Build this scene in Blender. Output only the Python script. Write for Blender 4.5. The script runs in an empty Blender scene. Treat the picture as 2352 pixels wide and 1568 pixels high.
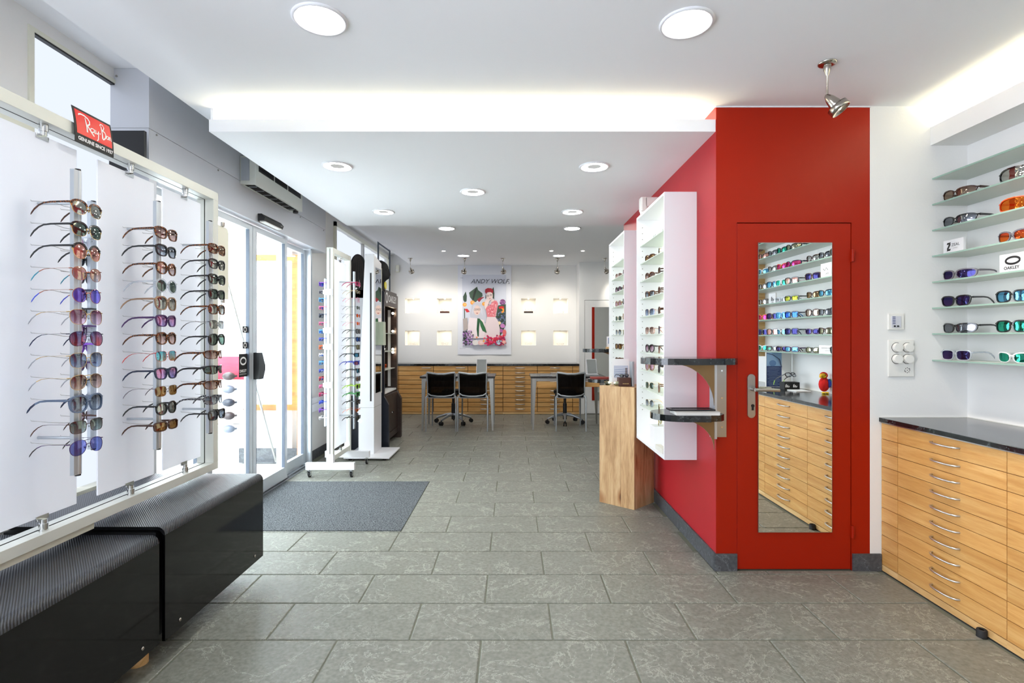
import bpy, math, random
from mathutils import Vector, Matrix
random.seed(11)
S = bpy.context.scene
COL = S.collection
# ------------------------------------------------------------------ camera
F, H, VX, VY = 1185.0, 1.28, 1176.0, 776.0      # focal length and vanishing point for a 2352 px wide frame
cam_d = bpy.data.cameras.new('camera'); cam = bpy.data.objects.new('camera', cam_d); COL.objects.link(cam)
cam.location = (0, 0, H); cam.rotation_euler = (math.pi/2, 0, 0)
cam_d.sensor_width = 36; cam_d.lens = 36*F/2352; cam_d.shift_y = -8/2352; cam_d.clip_start = .03; cam_d.clip_end = 200
S.camera = cam
# ------------------------------------------------------------------ exposure, world
S.view_settings.view_transform = 'Standard'; S.view_settings.look = 'None'
S.view_settings.exposure = 0.76; S.view_settings.gamma = 1; S.view_settings.use_curve_mapping = False
cy = S.cycles
cy.max_bounces = 8; cy.diffuse_bounces = 5; cy.glossy_bounces = 4; cy.transmission_bounces = 6; cy.transparent_max_bounces = 16
cy.caustics_reflective = False; cy.caustics_refractive = False; cy.sample_clamp_indirect = 6
cy.use_denoising = True; cy.use_adaptive_sampling = True; cy.adaptive_threshold = .02
W = bpy.data.worlds.new('sky'); S.world = W; W.use_nodes = True
bg = W.node_tree.nodes['Background']; bg.inputs[0].default_value = (.93, .965, 1, 1); bg.inputs[1].default_value = 9.5
SPOT_W = 13.0
LAMP, COVE, PANE, NICHE, CASE = 54.0, 22.0, .66, 40.0, 1.05
REARFILL = 6.0      # strengths of the shop's lamps and panes; the last is an added window

# ------------------------------------------------------------------ materials
def lin(c):
    return tuple((v/255/12.92 if v/255 <= .04045 else ((v/255+.055)/1.055)**2.4) for v in c) + (1,)
class NT:
    def __init__(s, name):
        s.m = bpy.data.materials.new(name); s.m.use_nodes = True; s.t = s.m.node_tree; s.t.nodes.clear()
        s.out = s.t.nodes.new('ShaderNodeOutputMaterial')
    def n(s, typ, **kw):
        nd = s.t.nodes.new('ShaderNode'+typ)
        for k, v in kw.items():
            if k.startswith('i_'):
                key = k[2:].replace('_', ' ')
                nd.inputs[int(key) if key.isdigit() else key].default_value = v
            else: setattr(nd, k, v)
        return nd
    def l(s, a, b): s.t.links.new(a, b)
    def bsdf(s, col, rough=.5, metal=0, spec=.5, **kw):
        b = s.n('BsdfPrincipled'); b.inputs['Base Color'].default_value = col if len(col) == 4 else lin(col)
        b.inputs['Roughness'].default_value = rough; b.inputs['Metallic'].default_value = metal
        b.inputs['Specular IOR Level'].default_value = spec
        s.l(b.outputs[0], s.out.inputs[0]); return b
    def coord(s, scale=(1, 1, 1), rnd=False, kind='Object'):
        tc = s.n('TexCoord'); mp = s.n('Mapping'); mp.inputs['Scale'].default_value = scale
        src = tc.outputs[kind]
        if rnd:
            oi = s.n('ObjectInfo'); cx = s.n('CombineXYZ'); ml = s.n('Math', operation='MULTIPLY', i_1=37.0)
            ad = s.n('VectorMath', operation='ADD'); s.l(oi.outputs['Random'], ml.inputs[0])
            for k in range(3): s.l(ml.outputs[0], cx.inputs[k])
            s.l(src, mp.inputs[0]); s.l(mp.outputs[0], ad.inputs[0]); s.l(cx.outputs[0], ad.inputs[1]); return ad.outputs[0]
        s.l(src, mp.inputs[0]); return mp.outputs[0]
    def ramp(s, fac, stops):
        r = s.n('ValToRGB'); e = r.color_ramp.elements
        while len(e) < len(stops): e.new(.5)
        for k, (p, c) in enumerate(stops):
            e[k].position = p; e[k].color = c if len(c) == 4 else lin(c)
        s.l(fac, r.inputs[0]); return r.outputs[0]
    def bump(s, h, b, strength=.2, dist=.002):
        bp = s.n('Bump'); bp.inputs['Strength'].default_value = strength; bp.inputs['Distance'].default_value = dist
        s.l(h, bp.inputs['Height']); s.l(bp.outputs[0], b.inputs['Normal'])
def plain(name, col, rough=.5, metal=0, spec=.5, nscale=0, nstr=.1, clear=0):
    t = NT(name); b = t.bsdf(col, rough, metal, spec)
    if clear: b.inputs['Coat Weight'].default_value = clear; b.inputs['Coat Roughness'].default_value = .05
    if nscale:
        nz = t.n('TexNoise', i_Scale=float(nscale), i_Detail=3.0); t.l(t.coord(), nz.inputs['Vector']); t.bump(nz.outputs[0], b, nstr)
    return t.m
def emit(name, col, strength):
    t = NT(name); e = t.n('Emission'); e.inputs[0].default_value = lin(col); e.inputs[1].default_value = strength
    t.l(e.outputs[0], t.out.inputs[0]); return t.m
def tinted(name, top, bottom=None, gloss=.18, gcol=(255, 255, 255), rough=.03, zmin=-.02, zmax=.02):
    """tinted spectacle lens: transparent tint (graded from top to bottom) under a coloured mirror coat"""
    t = NT(name); tr = t.n('BsdfTransparent'); gl = t.n('BsdfGlossy'); gl.inputs['Roughness'].default_value = rough
    gl.inputs[0].default_value = lin(gcol)
    if bottom:
        tc = t.n('TexCoord'); sp = t.n('SeparateXYZ'); t.l(tc.outputs['Object'], sp.inputs[0])
        mr = t.n('MapRange'); mr.inputs[1].default_value = zmin; mr.inputs[2].default_value = zmax; t.l(sp.outputs[2], mr.inputs[0])
        t.l(t.ramp(mr.outputs[0], [(0, bottom), (1, top)]), tr.inputs[0])
    else: tr.inputs[0].default_value = lin(top)
    mx = t.n('MixShader'); mx.inputs[0].default_value = gloss
    t.l(tr.outputs[0], mx.inputs[1]); t.l(gl.outputs[0], mx.inputs[2]); t.l(mx.outputs[0], t.out.inputs[0]); return t.m
def glassy(name, tint=(245, 250, 250), gloss=.08, rough=0.0, frost=0.0, fcol=(225, 235, 228)):
    t = NT(name); tr = t.n('BsdfTransparent'); tr.inputs[0].default_value = lin(tint)
    gl = t.n('BsdfGlossy'); gl.inputs['Roughness'].default_value = rough
    fr = t.n('LayerWeight'); pw = t.n('Math', operation='POWER', i_1=5.0); t.l(fr.outputs['Facing'], pw.inputs[0])
    ad = t.n('Math', operation='MULTIPLY_ADD', i_1=.6, i_2=gloss*.4); t.l(pw.outputs[0], ad.inputs[0])
    mx = t.n('MixShader'); t.l(ad.outputs[0], mx.inputs[0]); t.l(tr.outputs[0], mx.inputs[1]); t.l(gl.outputs[0], mx.inputs[2]); o = mx
    if frost:
        df = t.n('BsdfDiffuse'); df.inputs[0].default_value = lin(fcol); m2 = t.n('MixShader'); m2.inputs[0].default_value = frost
        t.l(mx.outputs[0], m2.inputs[1]); t.l(df.outputs[0], m2.inputs[2]); o = m2
    t.l(o.outputs[0], t.out.inputs[0]); return t.m
def wood(name, c1, c2, c3, scale=(1.2, 14, 14), rough=.42, knots=False):
    t = NT(name); b = t.bsdf(c2, rough); co = t.coord(scale, True)
    nz = t.n('TexNoise', i_Scale=2.2, i_Detail=6.0, i_Roughness=.6, i_Distortion=.6); t.l(co, nz.inputs['Vector'])
    fine = t.n('TexNoise', i_Scale=18.0, i_Detail=3.0); t.l(co, fine.inputs['Vector'])
    ad = t.n('Math', operation='MULTIPLY_ADD', i_1=.25, i_2=0.0); t.l(fine.outputs[0], ad.inputs[0])
    sm = t.n('Math', operation='ADD'); t.l(nz.outputs[0], sm.inputs[0]); t.l(ad.outputs[0], sm.inputs[1])
    col = t.ramp(sm.outputs[0], [(.40, c1), (.62, c2), (.85, c3)])
    oi = t.n('ObjectInfo'); hv = t.n('HueSaturation'); mr = t.n('MapRange'); mr.inputs[3].default_value = .80 if knots else .93; mr.inputs[4].default_value = 1.08 if knots else 1.06
    t.l(oi.outputs['Random'], mr.inputs[0]); t.l(mr.outputs[0], hv.inputs['Value']); t.l(col, hv.inputs['Color'])
    last = hv.outputs[0]
    if knots:
        vo = t.n('TexVoronoi', i_Scale=4.6); cc = t.coord((1.0, 1.0, .62), True); t.l(cc, vo.inputs['Vector'])
        kr = t.ramp(vo.outputs['Distance'], [(0, (60, 34, 18)), (.10, (100, 64, 38)), (.15, (200, 168, 140)), (.26, (255, 255, 255))])
        mx = t.n('Mix', data_type='RGBA', blend_type='MULTIPLY'); mx.inputs[0].default_value = 1
        t.l(last, mx.inputs[6]); t.l(kr, mx.inputs[7]); last = mx.outputs[2]
    t.l(last, b.inputs['Base Color']); t.bump(fine.outputs[0], b, .08, .001); return t.m
def slate(name, base, vein, lo, rough=.5, rnd=True, vs=1.0):
    t = NT(name); b = t.bsdf(base, rough, spec=.45); co = t.coord((1, 1, 1), rnd)
    n1 = t.n('TexNoise', i_Scale=3.4*vs, i_Detail=7.0, i_Roughness=.66, i_Distortion=.5); t.l(co, n1.inputs['Vector'])
    s1 = t.n('Math', operation='SUBTRACT', i_1=.5); t.l(n1.outputs[0], s1.inputs[0]); a1 = t.n('Math', operation='ABSOLUTE'); t.l(s1.outputs[0], a1.inputs[0])
    n2 = t.n('TexNoise', i_Scale=8.5*vs, i_Detail=5.0, i_Roughness=.7, i_Distortion=.4); t.l(co, n2.inputs['Vector'])
    s2 = t.n('Math', operation='SUBTRACT', i_1=.52); t.l(n2.outputs[0], s2.inputs[0]); a2 = t.n('Math', operation='ABSOLUTE'); t.l(s2.outputs[0], a2.inputs[0])
    m1 = t.ramp(a1.outputs[0], [(0, (1, 1, 1, 1)), (.005, (.45, .45, .45, 1)), (.011, (0, 0, 0, 1))])
    m2 = t.ramp(a2.outputs[0], [(0, (.6, .6, .6, 1)), (.007, (.2, .2, .2, 1)), (.013, (0, 0, 0, 1))])
    n3 = t.n('TexNoise', i_Scale=2.6, i_Detail=2.0); t.l(co, n3.inputs['Vector'])
    k3 = t.ramp(n3.outputs[0], [(.42, (0, 0, 0, 1)), (.6, (1, 1, 1, 1))])
    mu = t.n('Math', operation='MULTIPLY'); t.l(m2, mu.inputs[0]); t.l(k3, mu.inputs[1])
    mx = t.n('Math', operation='MAXIMUM'); t.l(m1, mx.inputs[0]); t.l(mu.outputs[0], mx.inputs[1])
    sc = t.n('Math', operation='MULTIPLY', i_1=.5); t.l(mx.outputs[0], sc.inputs[0])
    n4 = t.n('TexNoise', i_Scale=60.0, i_Detail=3.0); t.l(co, n4.inputs['Vector'])
    bc = t.ramp(n4.outputs[0], [(.3, lo), (.7, base)])
    cm = t.n('Mix', data_type='RGBA'); t.l(sc.outputs[0], cm.inputs[0]); t.l(bc, cm.inputs[6]); cm.inputs[7].default_value = lin(vein)
    t.l(cm.outputs[2], b.inputs['Base Color'])
    ah = t.n('Math', operation='MULTIPLY_ADD', i_1=.6); t.l(n4.outputs[0], ah.inputs[0]); t.l(mx.outputs[0], ah.inputs[2])
    t.bump(ah.outputs[0], b, .5, .0015); return t.m
def granite(name):
    t = NT(name); b = t.bsdf((22, 24, 26), .12, spec=.6); co = t.coord((1, 1, 1))
    n1 = t.n('TexNoise', i_Scale=90.0, i_Detail=4.0, i_Roughness=.7); t.l(co, n1.inputs['Vector'])
    n2 = t.n('TexNoise', i_Scale=9.0, i_Detail=5.0, i_Roughness=.6, i_Distortion=1.2); t.l(co, n2.inputs['Vector'])
    a = t.n('Math', operation='MULTIPLY'); t.l(n1.outputs[0], a.inputs[0]); t.l(n2.outputs[0], a.inputs[1])
    t.l(t.ramp(a.outputs[0], [(.2, (14, 16, 17)), (.30, (34, 38, 40)), (.42, (96, 104, 104))]), b.inputs['Base Color']); return t.m
def carpet(name, a, c):
    t = NT(name); b = t.bsdf(a, .95, spec=.1); n = t.n('TexNoise', i_Scale=170.0, i_Detail=2.0); t.l(t.coord(), n.inputs['Vector'])
    t.l(t.ramp(n.outputs[0], [(.36, a), (.64, c)]), b.inputs['Base Color']); t.bump(n.outputs[0], b, .6, .003); return t.m
def ribbed(name):
    t = NT(name); b = t.bsdf((26, 27, 30), .34, spec=.5)
    w = t.n('TexWave', wave_type='BANDS', bands_direction='X', i_Scale=48.0); co = t.coord(); co.node.inputs['Rotation'].default_value = (0, 0, -.733); t.l(co, w.inputs['Vector'])
    t.l(t.ramp(w.outputs[1] if len(w.outputs) > 1 else w.outputs[0], [(.25, (8, 8, 9)), (.75, (66, 70, 78))]), b.inputs['Base Color'])
    t.bump(w.outputs[1] if len(w.outputs) > 1 else w.outputs[0], b, .7, .0016); return t.m
def brushed(name, col, rough=.32, metal=1.0, axis=(2, 2, 90)):
    t = NT(name); b = t.bsdf(col, rough, metal); n = t.n('TexNoise', i_Scale=1.0, i_Detail=3.0); t.l(t.coord(axis), n.inputs['Vector'])
    mr = t.n('MapRange'); mr.inputs[3].default_value = rough-.07; mr.inputs[4].default_value = rough+.1; t.l(n.outputs[0], mr.inputs[0]); t.l(mr.outputs[0], b.inputs['Roughness']); return t.m
def spots(name, a, c, scale=60, rough=.25, lo=.5, hi=.58):
    t = NT(name); b = t.bsdf(a, rough); n = t.n('TexNoise', i_Scale=float(scale), i_Detail=2.0); t.l(t.coord(), n.inputs['Vector'])
    t.l(t.ramp(n.outputs[0], [(lo, a), (hi, c)]), b.inputs['Base Color']); return t.m
def transl(name, col, f=.35):
    t = NT(name); d = t.n('BsdfDiffuse'); d.inputs[0].default_value = lin(col); r = t.n('BsdfTranslucent'); r.inputs[0].default_value = lin(col)
    mx = t.n('MixShader'); mx.inputs[0].default_value = f; t.l(d.outputs[0], mx.inputs[1]); t.l(r.outputs[0], mx.inputs[2]); t.l(mx.outputs[0], t.out.inputs[0]); return t.m

M = {}
M['ceil'] = plain('ceiling_paint', (243, 244, 247), .9, spec=.2, nscale=120, nstr=.06)
M['wall'] = plain('white_plaster', (236, 235, 232), .9, spec=.2, nscale=85, nstr=.25)
M['wallsm'] = plain('white_paint', (238, 237, 235), .8, spec=.2, nscale=40, nstr=.03)
M['red'] = plain('orange_red_paint', (156, 29, 5), .42, spec=.2, nscale=60, nstr=.04)
M['red_daylit'] = plain('red_paint_daylit', (172, 28, 38), .45, spec=.4, nscale=60, nstr=.04)  # same red paint, with bluish daylight put into its colour
M['gapshade'] = plain('carcass_gap_shade', (74, 44, 22), .8)  # carcass darkened so the gaps between drawers read as shaded lines
M['handle'] = plain('satin_handle', (206, 202, 196), .28, .9)
M['dark'] = plain('dark_gap', (18, 14, 12), .9)
M['slate'] = slate('slate_tile', (135, 136, 127), (198, 198, 186), (110, 111, 103), .42)
M['skirt'] = slate('slate_skirting', (84, 86, 90), (140, 146, 156), (66, 68, 72), .45, vs=1.7)
M['grout'] = plain('grout', (112, 114, 100), .9, nscale=150)
M['mat'] = carpet('entrance_matting', (38, 42, 44), (124, 128, 132))
M['beech'] = wood('beech_veneer', (196, 138, 70), (212, 158, 90), (226, 180, 114))
M['beech2'] = wood('beech_plinth', (200, 150, 90), (222, 178, 118), (236, 200, 145))
M['oak'] = wood('knotty_oak', (150, 110, 70), (194, 156, 112), (214, 182, 140), (9, 9, 1.0), .5, True)
M['granite'] = granite('black_granite')
M['alu'] = brushed('aluminium', (196, 202, 208), .33, .85)
M['alulight'] = plain('anodised_aluminium', (206, 212, 218), .35, .45)
M['steel'] = brushed('stainless_steel', (170, 168, 164), .3)
M['chrome'] = plain('chrome', (210, 210, 210), .08, 1)
M['nickel'] = plain('brushed_nickel', (176, 170, 162), .22, 1)
M['sheet'] = brushed('galvanised_sheet', (210, 212, 218), .45, .25, (3, 3, 30))
M['bronze'] = plain('bronze_bracket', (140, 114, 78), .35, .75, nscale=30, nstr=.03)
M['frame'] = plain('pale_powder_coat', (218, 220, 212), .4, .1)
M['white'] = plain('white_lacquer', (229, 229, 233), .35, spec=.4)
M['cream'] = plain('cream_lacquer', (228, 227, 210), .4)
M['plastic'] = plain('white_plastic', (232, 230, 224), .4)
M['frost'] = transl('frosted_acrylic', (250, 251, 254), .5)
M['ribbed'] = ribbed('ribbed_black_sheet')
M['blackgloss'] = plain('black_gloss', (5, 5, 6), .07, spec=.35)
M['black'] = plain('black_plastic', (20, 21, 24), .4)
M['blackmat'] = plain('matt_black', (15, 16, 18), .7, nscale=40, nstr=.1)
M['rubber'] = plain('black_rubber', (24, 24, 25), .7)
M['meshback'] = glassy('black_mesh_fabric', (60, 54, 46), .02, .5, .55, (16, 15, 14))
M['fabric'] = plain('black_fabric', (16, 16, 17), .9, nscale=300, nstr=.4)
M['silver'] = plain('silver_paint', (168, 172, 176), .35, .6)
M['seal'] = plain('grey_rubber_seal', (84, 92, 106), .6)
M['glass'] = glassy('clear_glass', (244, 249, 250), .1)
M['shelfglass'] = glassy('shelf_glass', (238, 245, 240), .12, .02, .55, (232, 237, 231))  # pale diffuse share paints in the reflections that make the glass look opaque
M['glassedge'] = glassy('glass_edge', (180, 212, 198), .1, .05, .6, (184, 214, 200))
M['mirror'] = plain('mirror_silver', (236, 240, 238), .005, 1)
M['lamp'] = emit('lamp_glow', (255, 253, 246), LAMP)
M['lampdim'] = emit('lamp_glow_small', (255, 244, 225), LAMP*.9)
M['cove'] = emit('cove_tube', (255, 243, 200), COVE)
M['pane'] = emit('backlit_film', (228, 236, 250), PANE)
M['rearfill'] = emit('rear_fill_glow', (228, 236, 250), REARFILL)
M['case'] = emit('case_light_panel', (250, 253, 238), CASE)
M['niche'] = emit('niche_lamp', (255, 238, 205), NICHE*4)
M['spark'] = emit('halogen_spark', (255, 232, 200), 60)
M['darkwood'] = wood('wenge', (40, 30, 27), (52, 40, 36), (62, 48, 44), rough=.4)
M['navy'] = plain('dark_navy', (28, 34, 48), .35)
M['orangewood'] = wood('orange_pine', (176, 88, 22), (194, 106, 34), (206, 124, 50))
M['facade'] = plain('pale_facade', (226, 226, 224), .9, nscale=6, nstr=.1)
M['street'] = plain('pale_paving', (205, 205, 205), .9, nscale=20, nstr=.2)
M['greywin'] = plain('dull_window', (120, 125, 135), .3)
M['poster'] = plain('poster_paper', (216, 218, 230), .8)
M['print'] = plain('printed_black', (18, 18, 20), .6)
M['printw'] = plain('printed_white', (240, 240, 240), .6)
M['signred'] = plain('sign_red', (226, 36, 34), .35)
M['brown'] = plain('dark_brown_leather', (74, 40, 30), .4)
M['green'] = plain('pale_green_plastic', (190, 204, 180), .35)
def flat(c, rough=.6):
    k = 'ink_%02x%02x%02x' % tuple(c)
    if k not in M: M[k] = plain(k, c, rough)
    return M[k]

# ------------------------------------------------------------------ mesh building
class MB:
    def __init__(s): s.v = []; s.f = []; s.m = []; s.s = []
    def add(s, vs, fs, mi=0, sm=False):
        b = len(s.v); s.v += [tuple(p) for p in vs]
        for f in fs: s.f.append(tuple(i+b for i in f)); s.m.append(mi); s.s.append(sm)
        return s
    def box(s, x0, x1, y0, y1, z0, z1, mi=0):
        if x0 > x1: x0, x1 = x1, x0
        if y0 > y1: y0, y1 = y1, y0
        if z0 > z1: z0, z1 = z1, z0
        return s.add([(x0, y0, z0), (x1, y0, z0), (x1, y1, z0), (x0, y1, z0), (x0, y0, z1), (x1, y0, z1), (x1, y1, z1), (x0, y1, z1)],
                     [(0, 3, 2, 1), (4, 5, 6, 7), (0, 1, 5, 4), (1, 2, 6, 5), (2, 3, 7, 6), (3, 0, 4, 7)], mi)
    def ring(s, p, d, r, n, up=None):
        d = Vector(d).normalized(); up = Vector(up or (0, 0, 1))
        if abs(d.dot(up)) > .95: up = Vector((1, 0, 0))
        a = d.cross(up).normalized(); b = a.cross(d)
        return [Vector(p) + (a*math.cos(2*math.pi*k/n) + b*math.sin(2*math.pi*k/n))*r for k in range(n)]
    def cyl(s, p0, p1, r0, r1=None, n=14, mi=0, cap=True):
        r1 = r0 if r1 is None else r1; d = Vector(p1)-Vector(p0)
        vs = s.ring(p0, d, r0, n) + s.ring(p1, d, r1, n)
        s.add(vs, [(k, k+n, (k+1) % n+n, (k+1) % n) for k in range(n)], mi, True)
        if cap: s.add(vs, [tuple(range(n)), tuple(range(2*n-1, n-1, -1))], mi)
        return s
    def tube(s, path, r, n=7, mi=0, closed=False):
        P = [Vector(p) for p in path]; L = len(P); R = r if isinstance(r, (list, tuple)) else [r]*L; vs = []; up = None
        for k in range(L):
            if closed: d = P[(k+1) % L]-P[k-1]
            else: d = P[min(k+1, L-1)]-P[max(k-1, 0)]
            d.normalize()
            if up is None: up = Vector((0, 0, 1)) if abs(d.z) < .9 else Vector((1, 0, 0))
            a = d.cross(up)
            if a.length < 1e-5: a = d.orthogonal()
            a.normalize(); up = a.cross(d)
            vs += [P[k]+(a*math.cos(2*math.pi*j/n)+up*math.sin(2*math.pi*j/n))*R[k] for j in range(n)]
        fs = []
        for k in range(L if closed else L-1):
            q = (k+1) % L
            fs += [(k*n+j, q*n+j, q*n+(j+1) % n, k*n+(j+1) % n) for j in range(n)]
        s.add(vs, fs, mi, True)
        if not closed: s.add(vs, [tuple(range(n)), tuple(range(L*n-1, (L-1)*n-1, -1))], mi)
        return s
    def prism(s, poly, axis, a, b, mi=0, sm=False):
        n = len(poly)
        def P(u, w, t): return {'x': (t, u, w), 'y': (u, t, w), 'z': (u, w, t)}[axis]
        vs = [P(u, w, a) for u, w in poly]+[P(u, w, b) for u, w in poly]
        s.add(vs, [(k, (k+1) % n, (k+1) % n+n, k+n) for k in range(n)], mi, sm)
        return s.add(vs, [tuple(range(n-1, -1, -1)), tuple(range(n, 2*n))], mi)
    def lathe(s, prof, c, n=18, mi=0, M4=None):
        vs = []
        for r, z in prof:
            for k in range(n):
                p = Vector((r*math.cos(2*math.pi*k/n), r*math.sin(2*math.pi*k/n), z)); p = (M4 @ p if M4 else p)+Vector(c); vs.append(p)
        fs = [(i*n+k, i*n+(k+1) % n, (i+1)*n+(k+1) % n, (i+1)*n+k) for i in range(len(prof)-1) for k in range(n)]
        return s.add(vs, fs, mi, True)
    def ball(s, c, r, n=12, mi=0):
        r = (r, r, r) if not isinstance(r, tuple) else r
        vs = []; m = max(4, n//2)
        for i in range(m+1):
            t = math.pi*i/m
            for k in range(n): p = 2*math.pi*k/n; vs.append((c[0]+r[0]*math.sin(t)*math.cos(p), c[1]+r[1]*math.sin(t)*math.sin(p), c[2]+r[2]*math.cos(t)))
        return s.add(vs, [(i*n+k, (i+1)*n+k, (i+1)*n+(k+1) % n, i*n+(k+1) % n) for i in range(m) for k in range(n)], mi, True)
    def disc(s, c, r, axis, n=20, mi=0, ry=None):
        ry = ry or r; vs = []
        for k in range(n):
            a = 2*math.pi*k/n; u, w = r*math.cos(a), ry*math.sin(a)
            vs.append({'x': (c[0], c[1]+u, c[2]+w), 'y': (c[0]+u, c[1], c[2]+w), 'z': (c[0]+u, c[1]+w, c[2])}[axis])
        return s.add(vs, [tuple(range(n))], mi)
    def text(s, txt, size, mp, mi=0, shear=0, align='LEFT', bold=0, squeeze=1):
        cu = bpy.data.curves.new('t', 'FONT'); cu.body = txt; cu.size = size; cu.shear = shear; cu.align_x = align; cu.offset = bold; cu.resolution_u = 3
        ob = bpy.data.objects.new('t', cu); me = ob.to_mesh()
        s.add([mp(v.co.x*squeeze, v.co.y) for v in me.vertices], [tuple(p.vertices) for p in me.polygons], mi)
        ob.to_mesh_clear(); bpy.data.objects.remove(ob); bpy.data.curves.remove(cu); return s
    def stroke(s, pts, w, mp, mi=0):
        """flat ribbon along a 2-D polyline, for handwriting"""
        n = len(pts); vs = []
        for k, p in enumerate(pts):
            a = Vector(pts[max(0, k-1)][:2]); b = Vector(pts[min(n-1, k+1)][:2]); d = (b-a).normalized(); nn = Vector((-d.y, d.x))*(w*(p[2] if len(p) > 2 else 1))/2
            q = Vector(p[:2]); vs += [mp(*(q+nn)), mp(*(q-nn))]
        return s.add(vs, [(2*k, 2*k+1, 2*k+3, 2*k+2) for k in range(n-1)], mi)
    def mesh(s, name, mats, off=(0, 0, 0)):
        me = bpy.data.meshes.new(name)
        me.from_pydata([(p[0]-off[0], p[1]-off[1], p[2]-off[2]) for p in s.v], [], s.f)
        for m in (mats if isinstance(mats, (list, tuple)) else [mats]): me.materials.append(m)
        me.polygons.foreach_set('material_index', s.m); me.polygons.foreach_set('use_smooth', s.s); me.update(); return me
def wl(o):
    p = Vector((0, 0, 0))
    while o: p += o.location; o = o.parent
    return p
def obj(name, mb, mats, parent=None, bevel=0, seg=2):
    me = mb if isinstance(mb, bpy.types.Mesh) else mb.mesh(name, mats, wl(parent) if parent else (0, 0, 0))
    o = bpy.data.objects.new(name, me); COL.objects.link(o); o.parent = parent
    if bevel:
        b = o.modifiers.new('bevel', 'BEVEL'); b.width = bevel; b.segments = seg; b.limit_method = 'ANGLE'
    return o
def tag(o, label, cat, group=None):
    o['label'] = label; o['category'] = cat
    if group: o['group'] = group
    return o
def thing(name, label, cat, loc=(0, 0, 0), group=None):
    o = bpy.data.objects.new(name, None); COL.objects.link(o); o.location = loc; o.empty_display_size = .1
    return tag(o, label, cat, group)
def struct(name, mb, mats, parent=None, bevel=0):
    o = obj(name, mb, mats, parent, bevel)
    if not parent: o['kind'] = 'structure'
    return o
def copy_tree(o, parent=None):
    c = o.copy(); COL.objects.link(c); c.parent = parent
    for ch in list(o.children): copy_tree(ch, c)
    return c
def sub(o, label): o['label'] = label; return o
ORD = ['first', 'second', 'third', 'fourth', 'fifth', 'sixth', 'seventh', 'eighth', 'ninth', 'tenth', 'eleventh', 'twelfth', 'thirteenth', 'fourteenth',
       'fifteenth', 'sixteenth', 'seventeenth', 'eighteenth', 'nineteenth']

# ================================================================== ROOM SHELL
ZC, ZL, ZR = 2.556, 2.42, 2.743          # main ceiling, dropped ceiling, recess ceiling over the shop front
XE = -1.775                               # left edge of the main ceiling
XW = -2.16                                # shop-front wall
XG = 2.51                                 # right wall
YB = 9.10                                 # back wall
YR = -2.6                                 # wall behind the camera
# ---- floor with one object per tile
fb = MB().box(-2.3, 3.6, YR-.1, YB+.1, -.06, -.004)
floor = struct('floor', fb, M['grout'])
TW, TD, Y0 = .6105, .3030, 2.190
def tile_mesh(x0, x1, y0, y1):
    g = .0035; c = .004; b = MB(); X0, X1, A, B = x0+g, x1-g, y0+g, y1-g
    b.add([(X0, A, -.004), (X1, A, -.004), (X1, B, -.004), (X0, B, -.004), (X0, A, -.002), (X1, A, -.002), (X1, B, -.002), (X0, B, -.002),
           (X0+c, A+c, 0), (X1-c, A+c, 0), (X1-c, B-c, 0), (X0+c, B-c, 0)],
          [(0, 1, 5, 4), (1, 2, 6, 5), (2, 3, 7, 6), (3, 0, 4, 7), (4, 5, 9, 8), (5, 6, 10, 9), (6, 7, 11, 10), (7, 4, 8, 11), (8, 9, 10, 11)])
    return b
full_tile = tile_mesh(-TW/2, TW/2, -TD/2, TD/2).mesh('floor_tile', M['slate'])
def clear_of_mat(x0, x1, y0, y1):
    """split a tile area around the sunken entrance mat"""
    mx, ma, mb_ = -.735, 3.424, 4.61
    if x0 >= mx or y0 >= mb_-.001 or y1 <= ma+.001: return [(x0, x1, y0, y1)]
    out = []
    if x1 > mx: out.append((mx, x1, y0, y1))
    if y1 > mb_: out.append((x0, min(x1, mx), mb_, y1))
    if y0 < ma: out.append((x0, min(x1, mx), y0, ma))
    return out
row = -11
while Y0+row*TD < YB:
    y0 = max(Y0+row*TD, -.6); y1 = min(Y0+(row+1)*TD, YB-.45 if row > 5 else 99)
    xr = 2.02 if y1 <= 2.85 else (1.118 if y0 < 5.1 else 2.6); xl = -2.03 if y0 > 2.8 else -2.14
    if y0 < 2.843 < y1: y1a = y1; xr = 1.118
    if y1-y0 < .02: row += 1; continue
    off = 0.0 if row % 2 else .5
    k = -6
    while True:
        a = -.130+(k+off)*TW; b = a+TW; k += 1
        if a > xr: break
        if b < xl: continue
        a2, b2 = max(a, xl), min(b, xr)
        if b2-a2 < .03: continue
        if y1-y0 > TD-.001 and b2-a2 > TW-.001 and len(clear_of_mat(a2, b2, y0, y1)) == 1:
            o = obj('floor_tile', full_tile, None, floor); o.location = ((a+b)/2, (y0+y1)/2, 0)
            if clear_of_mat(a2, b2, y0, y1)[0] != (a2, b2, y0, y1): bpy.data.objects.remove(o)
            else: continue
        for (p, q, r_, s_) in clear_of_mat(a2, b2, y0, y1):
            if q-p > .02 and s_-r_ > .012:
                cx, cyy = (p+q)/2, (r_+s_)/2
                o = obj('floor_tile', tile_mesh(p-cx, q-cx, r_-cyy, s_-cyy).mesh('floor_tile', M['slate']), None, floor); o.location = (cx, cyy, 0)
    row += 1
# narrow strip of tiles in front of the red door, between the last full joint and the wall
for a, b in ((1.121, 1.395), (1.395, 2.005), (2.005, 2.03)):
    if b-a > .1: o = obj('floor_tile', tile_mesh(a-(a+b)/2, b-(a+b)/2, -.0225, .0225).mesh('floor_tile', M['slate']), None, floor); o.location = ((a+b)/2, 2.8195, 0)
mt = obj('entrance_mat', MB().box(-2.02, -.738, 3.428, 4.606, -.004, .001), M['mat'])
tag(mt, 'dark grey carpet entrance mat let into the tiled floor by the sliding door', 'mat')

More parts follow.
